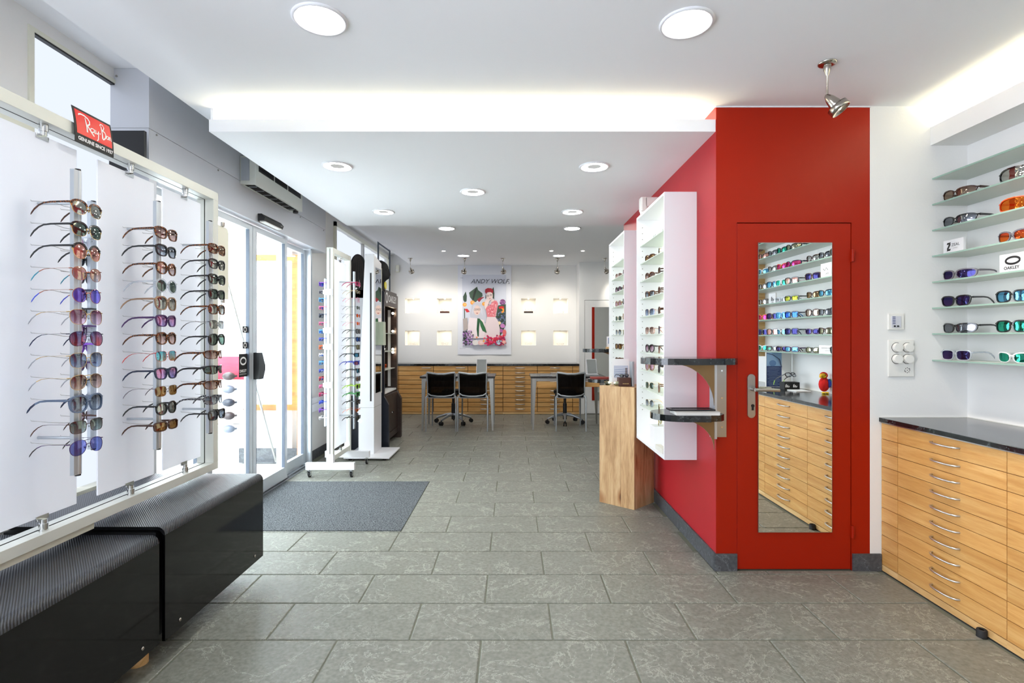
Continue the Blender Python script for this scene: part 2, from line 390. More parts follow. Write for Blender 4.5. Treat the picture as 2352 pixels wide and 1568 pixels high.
# ---- ceilings
cb = MB().box(XE, 3.6, YR, YB+.3, ZC, ZC+.30).box(XW-.2, XE, YR, YB+.3, ZR, ZR+.1)
ceiling = struct('ceiling', cb, M['ceil'])
# dropped ceiling slab with the light cove along its front edge
db = MB().box(-1.674, 1.125, 3.25, 5.236, ZL, ZC).box(-1.674, 1.125, 2.85, 3.25, ZL, ZL+.02).box(-1.674, 1.125, 2.85, 2.866, ZL+.02, 2.487)
db.box(-1.674, -1.66, 2.866, 3.25, ZL+.02, ZC)
trim1 = struct('trim_1', db, M['ceil'])
tb = MB()
for a, b in ((-1.58, -.24), (-.18, 1.06)): tb.cyl((a, 2.95, 2.462), (b, 2.95, 2.462), .013, n=10)
tag(obj('cove_lamp', tb, M['cove']), 'pair of light tubes hidden in the cove of the lowered ceiling', 'lamp')

# ---- red block with the door, white wall right of it
Y1 = 2.843
wb = MB().box(1.125, 1.238, Y1, Y1+.09, 0, ZC).box(1.871, 1.972, Y1, Y1+.09, 0, ZC).box(1.238, 1.871, Y1, Y1+.09, 1.916, ZC)
wb.box(1.238, 1.871, Y1+.05, Y1+.09, 0, 1.916, 1)
struct('wall_door', wb, [M['red'], M['dark']])
struct('wall_red', MB().box(1.1245, 1.24, Y1+.002, 5.19, 0, ZC), M['red_daylit'])
struct('wall_front', MB().box(1.972, 2.9, Y1, Y1+.09, 0, ZC), M['wall'])
struct('wall_right', MB().box(XG, XG+.1, YR, Y1, 0, ZC), M['wallsm'])
struct('wall_behind', MB().box(XW, XG, YR-.1, YR, 0, ZR), M['wallsm'])
d1 = thing('door_1', 'tall orange-red flush door with a narrow mirror', 'door', (1.55, Y1, 0)); del d1['category']; d1['kind'] = 'structure'
obj('door_slab', MB().box(1.2415, 1.8675, Y1+.002, Y1+.042, .006, 1.912), M['red'], d1, .0015)
mir = obj('mirror', MB().box(1.356, 1.759, Y1-.006, Y1+.001, .213, 1.803, 0), M['mirror'], d1); sub(mir, 'tall narrow mirror screwed on the red door')
obj('mirror_edge', MB().box(1.354, 1.356, Y1-.0065, Y1+.001, .211, 1.805).box(1.759, 1.761, Y1-.0065, Y1+.001, .211, 1.805).box(1.356, 1.759, Y1-.0065, Y1+.001, 1.803, 1.805).box(1.356, 1.759, Y1-.0065, Y1+.001, .211, .213), M['steel'], mir)
hp = MB(); pl = [(1.3165+.0215*math.cos(t), (1.060 if math.sin(t) > 0 else .862)+.0215*math.sin(t)) for t in [k*math.pi/10 for k in range(20)]]
hp.prism(pl, 'y', Y1-.007, Y1+.002)
plate = obj('lock_plate', hp, M['steel'], d1, .001); sub(plate, 'rounded stainless steel lock plate with lever handle')
lv = MB().cyl((1.320, Y1-.005, .999), (1.320, Y1-.05, .999), .010).tube([(1.318, Y1-.05, .999), (1.345, Y1-.054, .999), (1.40, Y1-.055, .999), (1.447, Y1-.052, .997)], [.010, .0095, .0105, .009], 10)
obj('lever', lv, M['steel'], plate)
obj('keyhole', MB().cyl((1.323, Y1-.011, .908), (1.323, Y1-.007, .908), .0085).box(1.318, 1.328, Y1-.010, Y1-.007, .883, .905), M['dark'], plate)
for z in (1.733, .215): obj('hinge', MB().cyl((1.873, Y1-.008, z-.034), (1.873, Y1-.008, z+.034), .0085, n=12).box(1.866, 1.880, Y1-.004, Y1+.002, z-.034, z+.034), M['red'], d1)
# stone skirting, one object per slab
SK = .094
def skirt(name, slabs):
    root = None
    for (x0, x1, y0, y1) in slabs:
        b = MB().box(x0, x1, y0, y1, 0, SK)
        if root is None: root = bpy.data.objects.new(name, None); COL.objects.link(root); root['kind'] = 'structure'
        obj('skirting_slab', b, M['skirt'], root, .0015)
skirt('baseboard_front', [(1.113, 1.2375, Y1-.012, Y1), (1.873, 2.03, Y1-.012, Y1)])
skirt('baseboard_red', [(1.113, 1.1245, 2.835+k*.607, min(2.833+(k+1)*.607, 5.19)) for k in range(4)])
# ---- cornice with hidden light over the right-hand shelves
struct('trim_2', MB().box(2.306, 2.322, .56, Y1, 2.34, 2.44).box(2.322, XG, .56, Y1, 2.34, 2.355), M['wallsm'])
tag(obj('cove_lamp', MB().cyl((2.42, .7, 2.375), (2.42, 2.78, 2.375), .011, n=10), M['cove']), 'light tube lying on the white cornice over the glass shelves', 'lamp')
# ---- back wall with eight niches
SB = YB/F
def bx(px): return (px-VX)*SB
def bz(py): return H+(VY-py)*SB
NX = [(930.4, 963.8), (1003.7, 1037.2), (1197.2, 1231), (1271, 1304.6)]
NZ = [(718.8, 685), (792.4, 758.8)]
xs = sorted([-2.16, 1.13]+[bx(p) for q in NX for p in q]); zs = sorted([0, ZR]+[bz(p) for q in NZ for p in q])
wbk = MB()
for i in range(len(xs)-1):
    for j in range(len(zs)-1):
        hole = (i % 2 == 1) and (j % 2 == 1)
        if not hole: wbk.box(xs[i], xs[i+1], YB, YB+.22, zs[j], zs[j+1])
wbk.box(-2.16, 1.13, YB+.22, YB+.24, 0, ZR)
struct('wall_back', wbk, M['wallsm'])
struct('wall_return', MB().box(1.13, 1.223, 8.69, YB+.2, 0, ZC).box(1.223, 2.1, 8.69, YB, 1.92, ZC).box(2.1, 3.6, 8.69, YB, 0, ZC).box(1.223, 2.1, 8.74, YB, 0, 1.92, 1), [M['wallsm'], M['dark']])
struct('wall_side', MB().box(3.4, 3.5, 5.19, 8.69, 0, ZC).box(1.24, 3.5, 5.1, 5.19, 0, ZC), M['wallsm'])
d2 = thing('door_2', 'white flush door at the back with a mirror', 'door', (1.66, 8.69, 0)); del d2['category']; d2['kind'] = 'structure'
obj('door_slab', MB().box(1.229, 2.094, 8.695, 8.735, .008, 1.914), M['wallsm'], d2)
m2 = obj('mirror', MB().box(1.39, 1.86, 8.688, 8.696, .23, 1.80), M['mirror'], d2); obj('red_reflection', MB().box(1.346, 1.39, 8.686, 8.696, .23, 1.80), M['red'], m2)  # red strip drawn in for the red wall's reflection

# ---- left side: shop front wall, steel column and header, windows
wlft = MB().box(XW-.1, XW, YR, 2.326, 0, ZR)                          # solid wall left of the first window
wlft.box(XW-.1, XW, 2.326, 2.80, 2.66, ZR).box(XW-.1, XW, 2.326, 2.80, 0, .52)
wlft.box(XW-.1, XW, 5.454, 6.28, 0, ZR).box(XW-.1, XW, 6.28, 8.9, 2.637, ZR).box(XW-.1, XW, 6.28, 8.9, 0, .60).box(XW-.1, XW, 8.9, YB, 0, ZR)
wlft.box(XW, -2.10, 5.20, 6.20, 0, 2.17)
struct('wall_left', wlft, M['wall'])
w1 = thing('window_1', 'frosted shop window behind the big eyewear display', 'window', (XW, 2.56, .52)); del w1['category']; w1['kind'] = 'structure'
obj('window_frame', MB().box(XW-.002, XW+.008, 2.30, 2.326, .52, 2.68).box(XW-.002, XW+.008, 2.326, 2.80, 2.66, 2.68).box(XW-.03, XW+.003, 2.326, 2.80, 2.652, 2.66, 1).box(XW-.05, XW+.05, 2.326, 2.80, .50, .53), [M['cream'], M['black']], w1)
obj('pane', MB().box(XW-.03, XW-.02, 2.326, 2.585, .53, 2.653), M['pane'], w1); obj('pane', MB().box(XW-.03, XW-.02, 2.592, 2.80, .53, 2.653), M['pane'], w1)
w5 = thing('fill_window_display', 'added unseen glowing window that lights the display panels from behind', 'window', (XW, 1.6, .52)); del w5['category']; w5['kind'] = 'structure'  # unseen pane added to backlight the frosted display panels
obj('pane', MB().box(XW, XW+.01, .95, 2.29, .53, 2.20), M['pane'], w5); obj('window_frame', MB().box(XW, XW+.02, .90, 2.29, .49, .53).box(XW, XW+.02, .90, 2.29, 2.20, 2.24), M['cream'], w5)
w2 = thing('window_2', 'long frosted window along the left wall at the back', 'window', (XW, 7.6, .6)); del w2['category']; w2['kind'] = 'structure'
obj('window_frame', MB().box(XW, XW+.03, 6.24, 6.28, .6, 2.69).box(XW, XW+.03, 6.24, 8.94, 2.637, 2.69).box(XW-.02, XW+.015, 7.44, 7.50, .6, 2.637, 1).box(XW, XW+.03, 8.9, 8.94, .6, 2.69).box(XW-.05, XW+.05, 6.28, 8.9, .58, .62), [M['cream'], M['steel']], w2)
yy = 6.28
for k in range(9):
    nx = 6.28+(k+1)*(8.9-6.28)/9; obj('pane', MB().box(XW-.05, XW-.04+.008*(k % 2), yy+.006, nx-.006, .62, 2.637), M['pane'], w2); yy = nx
w4 = thing('fill_window_rear', 'added unseen glowing window on the left behind the camera', 'window', (XW, -.8, .5)); del w4['category']; w4['kind'] = 'structure'  # unseen window added to bring in daylight from behind left
obj('window_frame', MB().box(XW-.01, XW+.03, -2.2, .7, .45, .5).box(XW-.01, XW+.03, -2.2, .7, 2.5, 2.55).box(XW-.01, XW+.03, -.77, -.73, .5, 2.5), M['cream'], w4)
for a_, b_ in ((-2.2, -.77), (-.73, .7)): obj('pane', MB().box(XW, XW+.01, a_, b_, .5, 2.5), M['rearfill'], w4)
obj('pane_backing', MB().box(XW-.1, XW-.09, 6.28, 8.9, .6, 2.65), M['steel'], w2)
# steel column and header box above the sliding door
XH, ZH = -1.97, 2.177
hb = MB().box(XW-.1, XH, 2.80, 5.454, ZL, ZR-.001).box(XW-.1, XH, 2.80, 2.86, 0, ZH)
header = struct('trim_3', hb, M['sheet'])
obj('sheet_panel', MB().box(XW-.1, XH-.001, 2.80, 5.454, ZH, ZL-.002), M['sheet'], header)
sb_ = MB()
for y in (2.86, 3.46, 4.8, 5.40):
    sb_.cyl((XH-.002, y, 2.405), (XH+.003, y, 2.405), .006, n=8)
for x, z in ((-2.145, 2.70), (-2.12, 2.35)): sb_.cyl((x, 2.803, z), (x, 2.796, z), .006, n=8)
obj('screw', sb_, M['steel'], header)
struct('trim_4', MB().box(-2.10, -2.03, 5.24, 6.18, .52, .60).box(-2.10, -2.045, 5.24, 6.18, .60, .66), M['white'], None, .006)
skirt('baseboard_left', [(-2.10, -2.088, 5.24, 5.84), (-2.10, -2.088, 5.843, 6.18)])

# ---- automatic sliding door: two leaves and two fixed side panels
d3 = thing('door_3', 'automatic glass sliding door in aluminium frames', 'door', (-2.06, 4.04, 0)); del d3['category']; d3['kind'] = 'structure'
def leaf(y0, y1, x, w=.05):
    b = MB().box(x-.02, x+.02, y0, y0+w, .02, 2.165).box(x-.02, x+.02, y1-w, y1, .02, 2.165).box(x-.02, x+.02, y0+w, y1-w, .02, .125).box(x-.02, x+.02, y0+w, y1-w, 2.12, 2.165)
    f = obj('leaf_frame', b, M['alulight'], d3, .002)
    obj('glass_pane', MB().box(x-.004, x+.004, y0+w, y1-w, .125, 2.12), M['glass'], f)
    obj('seal', MB().box(x-.006, x+.021, y0+w, y0+w+.003, .125, 2.12).box(x-.006, x+.021, y1-w-.003, y1-w, .125, 2.12), M['seal'], f); return f
f1 = leaf(2.865, 3.46, -2.10); f2 = leaf(3.44, 4.036, -2.05); f3 = leaf(4.044, 4.66, -2.05); f4 = leaf(4.64, 5.20, -2.10)
obj('track', MB().box(-2.13, -2.02, 2.86, 5.24, 0, .012, 0).box(-2.045, -2.04, 2.86, 5.24, .012, .016, 1).box(-2.03, -2.025, 2.86, 5.24, .012, .014, 1), [M['alu'], M['dark']], d3)
obj('jamb', MB().box(-2.14, -2.03, 5.20, 5.24, 0, ZH), M['alulight'], d3)
obj('lock_housing', MB().prism([(4.05, 1.165), (4.10, 1.165), (4.155, 1.06), (4.155, 1.03), (4.12, .955), (4.05, .955)], 'x', -2.03, -1.985), M['black'], f3, .004)
def mpx(y0, z0, x): return lambda u, v: (x, y0+u, z0+v)
st = MB().box(-2.045, -2.0445, 3.862, 3.985, .985, 1.16, 0); mp = mpx(3.862, .985, -2.0435)
st.text('OAKLEY', .030, mpx(3.868, 1.020, -2.0435), 1, bold=.0006, squeeze=.92)
st.text('AUTHORIZED DEALER', .011, mpx(3.868, 1.002, -2.0435), 1, squeeze=.92)
ell = lambda cx, cz, a, b, n=20: [(cx+a*math.cos(2*math.pi*k/n), cz+b*math.sin(2*math.pi*k/n)) for k in range(n+1)]
st.stroke(ell(3.9235, 1.105, .040, .026), .012, lambda u, v: (-2.0435, u, v), 1)
sk_ = obj('door_sticker', st, [M['print'], M['printw']], f2); sub(sk_, 'black window sticker with oval logo and white lettering')
for z in (1.345, 1.225):
    q = MB().box(-2.045, -2.0445, 3.915, 3.985, z-.025, z+.025, 0); q.stroke(ell(3.95, z, .019, .016), .009, lambda u, v: (-2.0435, u, v), 1); obj('door_sticker', q, [M['print'], M['printw']], f2)

# ================================================================== OUTSIDE
struct('ground', MB().box(-14, XW-.1, -8, 22, -.06, -.01), M['street'])
fc = MB().box(-9.5, -8, -6, 22, 0, 7)
fac = tag(obj('building', fc, M['facade']), 'pale building across the street seen through the glass door', 'building')
for (y, z, w_, h_) in ((7.5, 1.1, 1.3, 2.2), (11.2, 1.1, 1.2, 2.1), (15.2, 1.2, 1.4, 2.0), (8.8, 3.6, 1.1, 1.4), (12.4, 3.6, 1.1, 1.4), (16.5, 3.6, 1.2, 1.4), (19.4, 3.6, 1.2, 1.4)):
    wf = obj('window', MB().box(-8.0, -7.97, y, y+w_, z-h_/2, z+h_/2).box(-7.97, -7.93, y-.06, y+w_+.06, z-h_/2-.06, z-h_/2), M['facade'], fac)
    obj('pane', MB().box(-7.975, -7.965, y+.06, y+w_-.06, z-h_/2+.06, z+h_/2-.06), M['greywin'], wf)
for (y, z) in ((10.0, 1.85), (13.8, 1.9)):
    obj('awning_sign', MB().box(-7.99, -7.94, y, y+1.0, z-.5, z+.5), flat((176, 176, 190)), fac)
obj('cornice', MB().box(-8.02, -7.85, -6, 22, 2.65, 2.8), M['facade'], fac)
# neighbouring entrance wall with an orange wooden window
nb = thing('entrance_wall', 'white side wall of the entrance with an orange wooden window frame', 'wall', (-2.7, 5.36, 0))
obj('wall_panel', MB().box(-2.80, XW-.1, 5.30, 5.45, 0, .54).box(-2.80, XW-.1, 5.30, 5.45, 2.13, 3.0).box(-2.80, -2.70, 5.30, 5.45, .54, 2.13), M['wallsm'], nb)
nw = obj('window_frame', MB().box(-2.70, -2.19, 5.27, 5.33, .54, .60).box(-2.70, -2.19, 5.27, 5.33, 2.07, 2.13).box(-2.25, -2.19, 5.27, 5.33, .60, 2.07).box(-2.70, -2.64, 5.27, 5.33, .6, 2.07), M['orangewood'], nb)
obj('pane', MB().box(-2.64, -2.25, 5.31, 5.315, .6, 2.07), M['glass'], nw)
obj('corner_post', MB().box(-2.20, -2.17, 5.28, 5.30, 0, .54), M['orangewood'], nb)
obj('plinth', MB().box(-2.80, -2.20, 5.285, 5.30, 0, .15), M['skirt'], nb)
# rack of goggles outside the door
gr = thing('goggle_rack', 'tripod rack of ski goggles standing outside the glass door', 'rack', (-2.78, 5.0, 0))
g = MB()
for a in (0, 2.1, 4.2): g.tube([(-2.78, 5.0, 1.9), (-2.78+.45*math.cos(a+.5), 5.0+.45*math.sin(a+.5), .03)], .012, 6)
obj('frame', g, M['steel'], gr); obj('top_board', MB().box(-2.98, -2.58, 4.98, 5.02, .88, 1.10), flat((214, 60, 84)), gr)
g = MB()
for k in range(4): g.box(-2.98, -2.58, 4.95, 4.97, .45+k*.14, .46+k*.14)
obj('rail', g, M['steel'], gr)
for k in range(5):
    for j in (0, 1):
        o = MB().ball((-2.88+j*.20, 4.88, .42+k*.125), (.06, .045, .040), 12); o.tube([(-2.94+j*.20, 4.9, .42+k*.125), (-2.90+j*.20, 4.98, .40+k*.125), (-2.82+j*.20, 4.9, .42+k*.125)], .012, 5)
        tag(obj('ski_goggles', o, flat([(50, 54, 66), (110, 116, 130), (70, 60, 62)][(k+j) % 3], .3)), 'ski goggles on the outdoor tripod rack, %s from top, %s column' % (ORD[4-k], ('left', 'right')[j]), 'goggles', 'ski goggles on the outdoor rack')

# ================================================================== LAMPS
def downlight(x, y, z, r, kind, label, group):
    t = thing('downlight', label, 'lamp', (x, y, z), group)
    n = 32; t_in = .83
    b = MB().lathe([(r*t_in, 0.0), (r*t_in, -.006), (r*.95, -.010), (r, -.004), (r, 0)], (x, y, z), n)
    obj('rim', b, M['white'], t)
    if kind == 'open':
        b = MB()
        for k in range(n):
            a0, a1 = 2*math.pi*k/n, 2*math.pi*(k+1)/n
            P = lambda rr, a, zz: (x+rr*math.cos(a), y+rr*math.sin(a), zz)
            b.add([P(r*t_in, a0, z-.003), P(r*t_in, a1, z-.003), P(r*.46, a1, z-.002), P(r*.46, a0, z-.002)], [(0, 1, 2, 3)])
        obj('glowing_ring', b, M['lamp'], t)
        b = MB().disc((x, y, z-.0015), r*.46, 'z', 24)
        for k in range(6): a = math.pi*k/6; b.box(x+(k-2.5)*r*.13-.002, x+(k-2.5)*r*.13+.002, y-r*.3, y+r*.3, z-.006, z-.0015)
        obj('reflector', b, M['lampgrey'], t)
    else: obj('diffuser', MB().disc((x, y, z-.004), r*t_in, 'z', n), M['lamp'], t)
    return t
M['lampgrey'] = emit('reflector_glow', (225, 226, 224), .42)
pos = {'opal': [(-.769, 2.066, 'large round opal downlight in the near ceiling, left one'), (.708, 2.091, 'large round opal downlight in the near ceiling, right one above the shop floor')],
       'back': [(-.76, 6.0, 'round opal downlight just behind the lowered ceiling, left one'), (.70, 6.0, 'round opal downlight just behind the lowered ceiling, right one'),
                (-.75, 7.98, 'round opal downlight near the back wall, above the left poster edge'), (.727, 7.98, 'round opal downlight near the back wall, right one')]}
for x, y, l in pos['opal']: downlight(x, y, ZC, .108, 'opal', l, 'round downlights')
for x, y, l in pos['back']: downlight(x, y, ZC, .102, 'opal', l, 'round downlights')
for x, y, l in ((-1.157, 3.42, 'round downlight with bright ring in the lowered ceiling, nearest on the left'), (.547, 3.43, 'round downlight with bright ring in the lowered ceiling, nearest on the right'),
                (-.305, 4.02, 'round downlight with bright ring in the middle of the lowered ceiling'), (-1.16, 4.66, 'round downlight with bright ring in the lowered ceiling, far left'),
                (.546, 4.66, 'round downlight with bright ring in the lowered ceiling, far right beside the red wall')):
    downlight(x, y, ZL, .100, 'open', l, 'round downlights')
for x, y, l in ((-.77, .2, 'above the camera, left'), (-.77, -1.6, 'near the added rear window, left')):
    downlight(x, y, ZC, .108, 'opal', 'added unseen opal downlight in the ceiling '+l, 'round downlights')  # out-of-view downlights added for light from behind the camera
for k, (x, y) in enumerate(((-1.0, 7.55), (-.543, 7.55), (.577, 7.55), (1.036, 7.55))):
    t = thing('halogen_spot', 'tiny recessed halogen spot in the back ceiling, %s from the left' % ORD[k], 'lamp', (x, y, ZC), 'tiny halogen spots')
    obj('rim', MB().lathe([(.026, 0), (.027, -.004), (.034, -.003), (.035, 0)], (x, y, ZC), 20), M['white'], t)
    obj('bulb', MB().disc((x, y, ZC-.002), .026, 'z', 16), M['lampdim'], t)
def swivel_spot(x, y, label, aim, scale=1.0, group=None, spark=False, stem=.155):
    t = thing('swivel_spotlight', label, 'lamp', (x, y, ZC), group); s_ = scale
    obj('canopy', MB().lathe([(0, -.010), (.022*s_, -.012), (.036*s_, -.008), (.040*s_, -.003), (.040*s_, 0)], (x, y, ZC), 20), M['nickel'], t)
    obj('stem', MB().lathe([(.017*s_, -.008), (.016*s_, -.03), (.007*s_, -.055), (.0045*s_, -.06), (.0045*s_, -stem)], (x, y, ZC), 12), M['nickel'], t)
    d = Vector(aim).normalized(); q = Vector((0, 0, -1)).rotation_difference(d).to_matrix().to_4x4(); c = Vector((x, y, ZC-stem))-d*.012
    hd = obj('lamp_head', MB().lathe([(.001, .0), (.010, -.006), (.020, -.03), (.026, -.06), (.028, -.085), (.024, -.087)], c, 20, 0, q), M['nickel'], t)
    obj('lamp_ring', MB().lathe([(.040, -.075), (.044, -.075), (.044, -.105), (.040, -.105), (.040, -.075)], c, 24, 0, q), M['nickel'], t)
    b = c+d*.088; r = MB().ring(b, d, .022, 14); obj('bulb', MB().add(r, [tuple(range(14))]).ball(b+d*.004, .008, 8), M['spark' if spark else 'lampdim'], hd)
    ld = bpy.data.lights.new('halogen_beam', 'SPOT'); ld.energy = SPOT_W*(1.0 if not spark else 3.0); ld.spot_size = math.radians(95); ld.spot_blend = 1.0; ld.color = (1, .93, .82); ld.shadow_soft_size = .03
    lo = bpy.data.objects.new('halogen_beam', ld); COL.objects.link(lo); lo.location = Vector(b)+d*.03; lo.rotation_mode = 'QUATERNION'; lo.rotation_quaternion = d.to_track_quat('-Z', 'Y')
    return t
swivel_spot(1.464, 2.396, 'chrome swivel spotlight on a short stem above the red door wall, lit', (.52, -.28, -.80), 1.0, None, True)
for k, px in enumerate((942.3, 1067, 1154.6, 1280, 1389)):
    x = (px-VX)*8.26/F
    swivel_spot(x, 8.26, 'small chrome swivel spotlight before the back wall, %s from the left' % ORD[k], [(.15, .9, -.8), (-.25, .8, -.9), (.2, .8, -.9), (.0, .85, -.9), (.6, .5, -.8)][k], 1.0, 'small swivel spotlights at the back')

# ================================================================== SPECTACLES
def outl(kind, n=22):
    P = dict(club=(.0255, .0215, 2.5, .05, 0), round=(.0245, .0245, 2, 0, 0), panto=(.0250, .0220, 2.2, .05, 0), square=(.0275, .0205, 3.4, .07, 0), way=(.0265, .0205, 3.0, .12, .04),
             avi=(.0285, .0245, 2.3, .10, -.10), rect=(.0285, .0160, 3.6, .04, 0), wrap=(.0320, .0185, 2.8, .06, .05), oval=(.0250, .0165, 2.1, 0, 0), shield=(.066, .0230, 2.6, .05, 0), big=(.0290, .0250, 2.6, .08, 0))[kind]
    rx, rz, e, tp, sl = P; pts = []
    for k in range(n):
        a = 2*math.pi*k/n; c, s_ = math.cos(a), math.sin(a)
        x = rx*math.copysign(abs(c)**(2/e), c); z = rz*math.copysign(abs(s_)**(2/e), s_)
        pts.append((x*(1+tp*z/rz), z+sl*x))
    return pts, rx, rz
SPEC_CACHE = {}
LIFT = {}
def spec_meshes(kind, build):
    """build: metal | plastic | club | sport -> frame, lens meshes (2), temple meshes (2), all sharing material slots"""
    key = (kind, build)
    if key in SPEC_CACHE: return SPEC_CACHE[key]
    pts, rx, rz = outl(kind); n = len(pts); cx = 0 if kind == 'shield' else rx+.0085
    wk = {'wrap': 5.0, 'shield': 5.5}.get(kind, 1.6)
    wr, dp = {'metal': (.0011, .0016), 'plastic': (.0041, .0038), 'club': (.0011, .0018), 'sport': (.0046, .0048)}[build]
    def pos3(x, z, dy=0): return (x, wk*x*x+dy, z)
    fr = MB(); lens = []
    for sgn in ((1,) if kind == 'shield' else (1, -1)):
        ring = []
        for k in range(n):
            x, z = pts[k]; xa, za = pts[k-1]; xb, zb = pts[(k+1) % n]; tx, tz = xb-xa, zb-za; L = math.hypot(tx, tz) or 1; nx, nz = tz/L, -tx/L
            w = wr
            up = z > rz*.28
            if build == 'club' and up: w = .0068
            if build == 'plastic' and up: w = wr*1.35
            if build == 'sport' and not up and kind != 'shield': w = .0020
            ring.append((x, z, nx*w, nz*w, up, w))
        vs = []
        for (x, z, ox, oz, up, w) in ring:
            d2 = dp*(1.5 if w > .004 else 1)/2
            for (u, v_, dy) in ((x, z, -d2), (x+ox, z+oz, -d2), (x+ox, z+oz, d2), (x, z, d2)): vs.append(pos3(sgn*(cx+u) if cx else u, v_, dy))
        for k in range(n):
            q = (k+1) % n
            mi = 1 if (build == 'club' and not (ring[k][4] and ring[q][4])) else 0
            for j in range(4):
                a = (k*4+j, q*4+j, q*4+(j+1) % 4, k*4+(j+1) % 4); fr.add([vs[i] for i in a], [(0, 1, 2, 3)], mi)
        lb = MB(); c0 = pos3(sgn*cx, 0, -.0018 if kind != 'shield' else 0)
        r1 = [pos3(sgn*(cx+x) if cx else x, z) for x, z in pts]; r2 = [pos3(sgn*(cx+x*.55) if cx else x*.55, z*.55, -.0012) for x, z in pts]
        lb.add([c0]+r2+r1, [(0, 1+k, 1+(k+1) % n) for k in range(n)]+[(1+k, 1+n+k, 1+n+(k+1) % n, 1+(k+1) % n) for k in range(n)], 0, True)
        lens.append(lb.mesh('lens', [M['glass']]))
    zb = rz*.30
    if kind != 'shield':
        br = {'metal': .0013, 'club': .0013, 'plastic': .0028, 'sport': .0028}[build]; xi = cx-rx*.97
        fr.tube([pos3(-xi, zb-.002), pos3(-xi*.4, zb+.0015, -.002), pos3(xi*.4, zb+.0015, -.002), pos3(xi, zb-.002)], br, 6, 1 if build == 'club' else 0)
        if kind == 'avi': fr.tube([pos3(-xi-.004, rz*.86), pos3(0, rz*.93, -.001), pos3(xi+.004, rz*.86)], .0011, 6)
        for sg in (1, -1): fr.ball(pos3(sg*(xi-.001), -.003, .006), (.0016, .003, .0042), 6, 1)
    xo = cx+rx*1.06+wr; yh = wk*xo*xo
    zt = rz*.66
    for sg in (1, -1): fr.tube([pos3(sg*(xo-.004), zt), (sg*(xo+.0008), yh, zt), (sg*(xo+.0012), yh+.007, zt)], .0018 if build in ('metal',) else .0034, 6)
    tm = []
    for sg in (1, -1):
        tb_ = MB(); th = {'metal': .0011, 'plastic': .0078, 'club': .0062, 'sport': .0095}[build]; tt = .0012 if build == 'metal' else .0022
        st_ = [(0.006, 0, th*1.15), (.03, .001, th), (.07, .002, th*.92), (.095, .000, max(th*.8, .002)), (.112, -.007, max(th*.85, .0032)), (.128, -.019, max(th, .0046)), (.138, -.031, max(th*.9, .0050)), (.141, -.036, .0015)]
        vs = []; x0 = sg*(xo+.0012)
        for (dy, dz, h_) in st_:
            xx = x0*(1-.10*(dy/.14)); yv = yh+dy
            vs += [(xx-tt/2, yv, zt+dz-h_/2), (xx+tt/2, yv, zt+dz-h_/2), (xx+tt/2, yv, zt+dz+h_/2), (xx-tt/2, yv, zt+dz+h_/2)]
        L = len(st_); fs = []
        for k in range(L-1):
            for j in range(4): fs.append((k*4+j, k*4+(j+1) % 4, (k+1)*4+(j+1) % 4, (k+1)*4+j))
        tips = [0 if k < (L-4)*4 else 1 for k in range(len(fs))]
        for f_, m_ in zip(fs, tips): tb_.add([vs[i] for i in f_], [(0, 1, 2, 3)], m_, False)
        tb_.add(vs, [(3, 2, 1, 0)], 0)
        tm.append(tb_.mesh('temple', [M['black'], M['black']]))
    fm = fr.mesh('frame', [M['black'], M['nickel']])
    LIFT[key] = (rz+wr, zt)
    SPEC_CACHE[key] = (fm, lens, tm); return SPEC_CACHE[key]
LM = {}
LDEF = {  # name: top tint, bottom tint, gloss, gloss colour
 'silver': ((60, 62, 60), (104, 110, 106), .40, (225, 225, 218)), 'green': ((52, 70, 64), None, .16, (220, 235, 225)), 'copper': ((196, 140, 130), None, .42, (250, 190, 175)),
 'copblue': ((196, 140, 120), (160, 186, 205), .36, (250, 205, 175)), 'violetblue': ((124, 128, 226), None, .18, (190, 140, 240)), 'plum': ((110, 50, 80), (225, 200, 220), .14, (230, 200, 220)),
 'redlens': ((110, 60, 90), (205, 96, 84), .22, (150, 170, 235)), 'bluegrad': ((40, 44, 66), (165, 185, 215), .14, (220, 230, 255)), 'browngrad': ((70, 36, 36), (222, 196, 190), .14, (240, 215, 200)),
 'greygrad': ((34, 38, 48), (180, 192, 205), .14, (225, 232, 245)), 'greengrad': ((36, 42, 44), (150, 168, 168), .14, (225, 235, 225)), 'bluelens': ((120, 136, 205), None, .14, (190, 170, 240)),
 'brown': ((74, 44, 34), (110, 76, 54), .22, (240, 220, 200)), 'grey': ((40, 44, 50), (70, 76, 84), .2, (225, 230, 240)), 'pinkblue': ((90, 70, 110), (150, 160, 220), .42, (235, 170, 215)),
 'tealorange': ((60, 120, 140), (210, 150, 80), .4, (120, 215, 240)), 'amber': ((96, 62, 26), (140, 100, 50), .2, (245, 215, 170)), 'darkgreen': ((40, 52, 46), (56, 74, 66), .24, (220, 232, 222)),
 'fire': ((200, 50, 60), (235, 130, 30), .35, (255, 110, 60)), 'ice': ((50, 96, 140), (80, 150, 180), .36, (130, 215, 255)), 'jade': ((30, 90, 80), (40, 130, 116), .33, (80, 235, 190)),
 'purple': ((50, 28, 58), (74, 40, 66), .13, (120, 120, 210)), 'magenta': ((190, 50, 110), (220, 120, 40), .3, (255, 90, 190)), 'clear': ((232, 236, 240), None, .12, (255, 255, 255)),
 'yellow': ((150, 150, 40), (190, 180, 60), .22, (220, 235, 90)), 'blue': ((36, 50, 120), (60, 80, 160), .28, (90, 150, 250)), 'orange': ((210, 90, 30), None, .4, (255, 150, 60)),
 'olive': ((80, 78, 50), None, .3, (225, 225, 190)), 'rose': ((190, 150, 170), None, .2, (240, 210, 225))}
for k, (a, b, g_, c) in LDEF.items(): LM[k] = tinted('lens_'+k, a, b, g_, c)
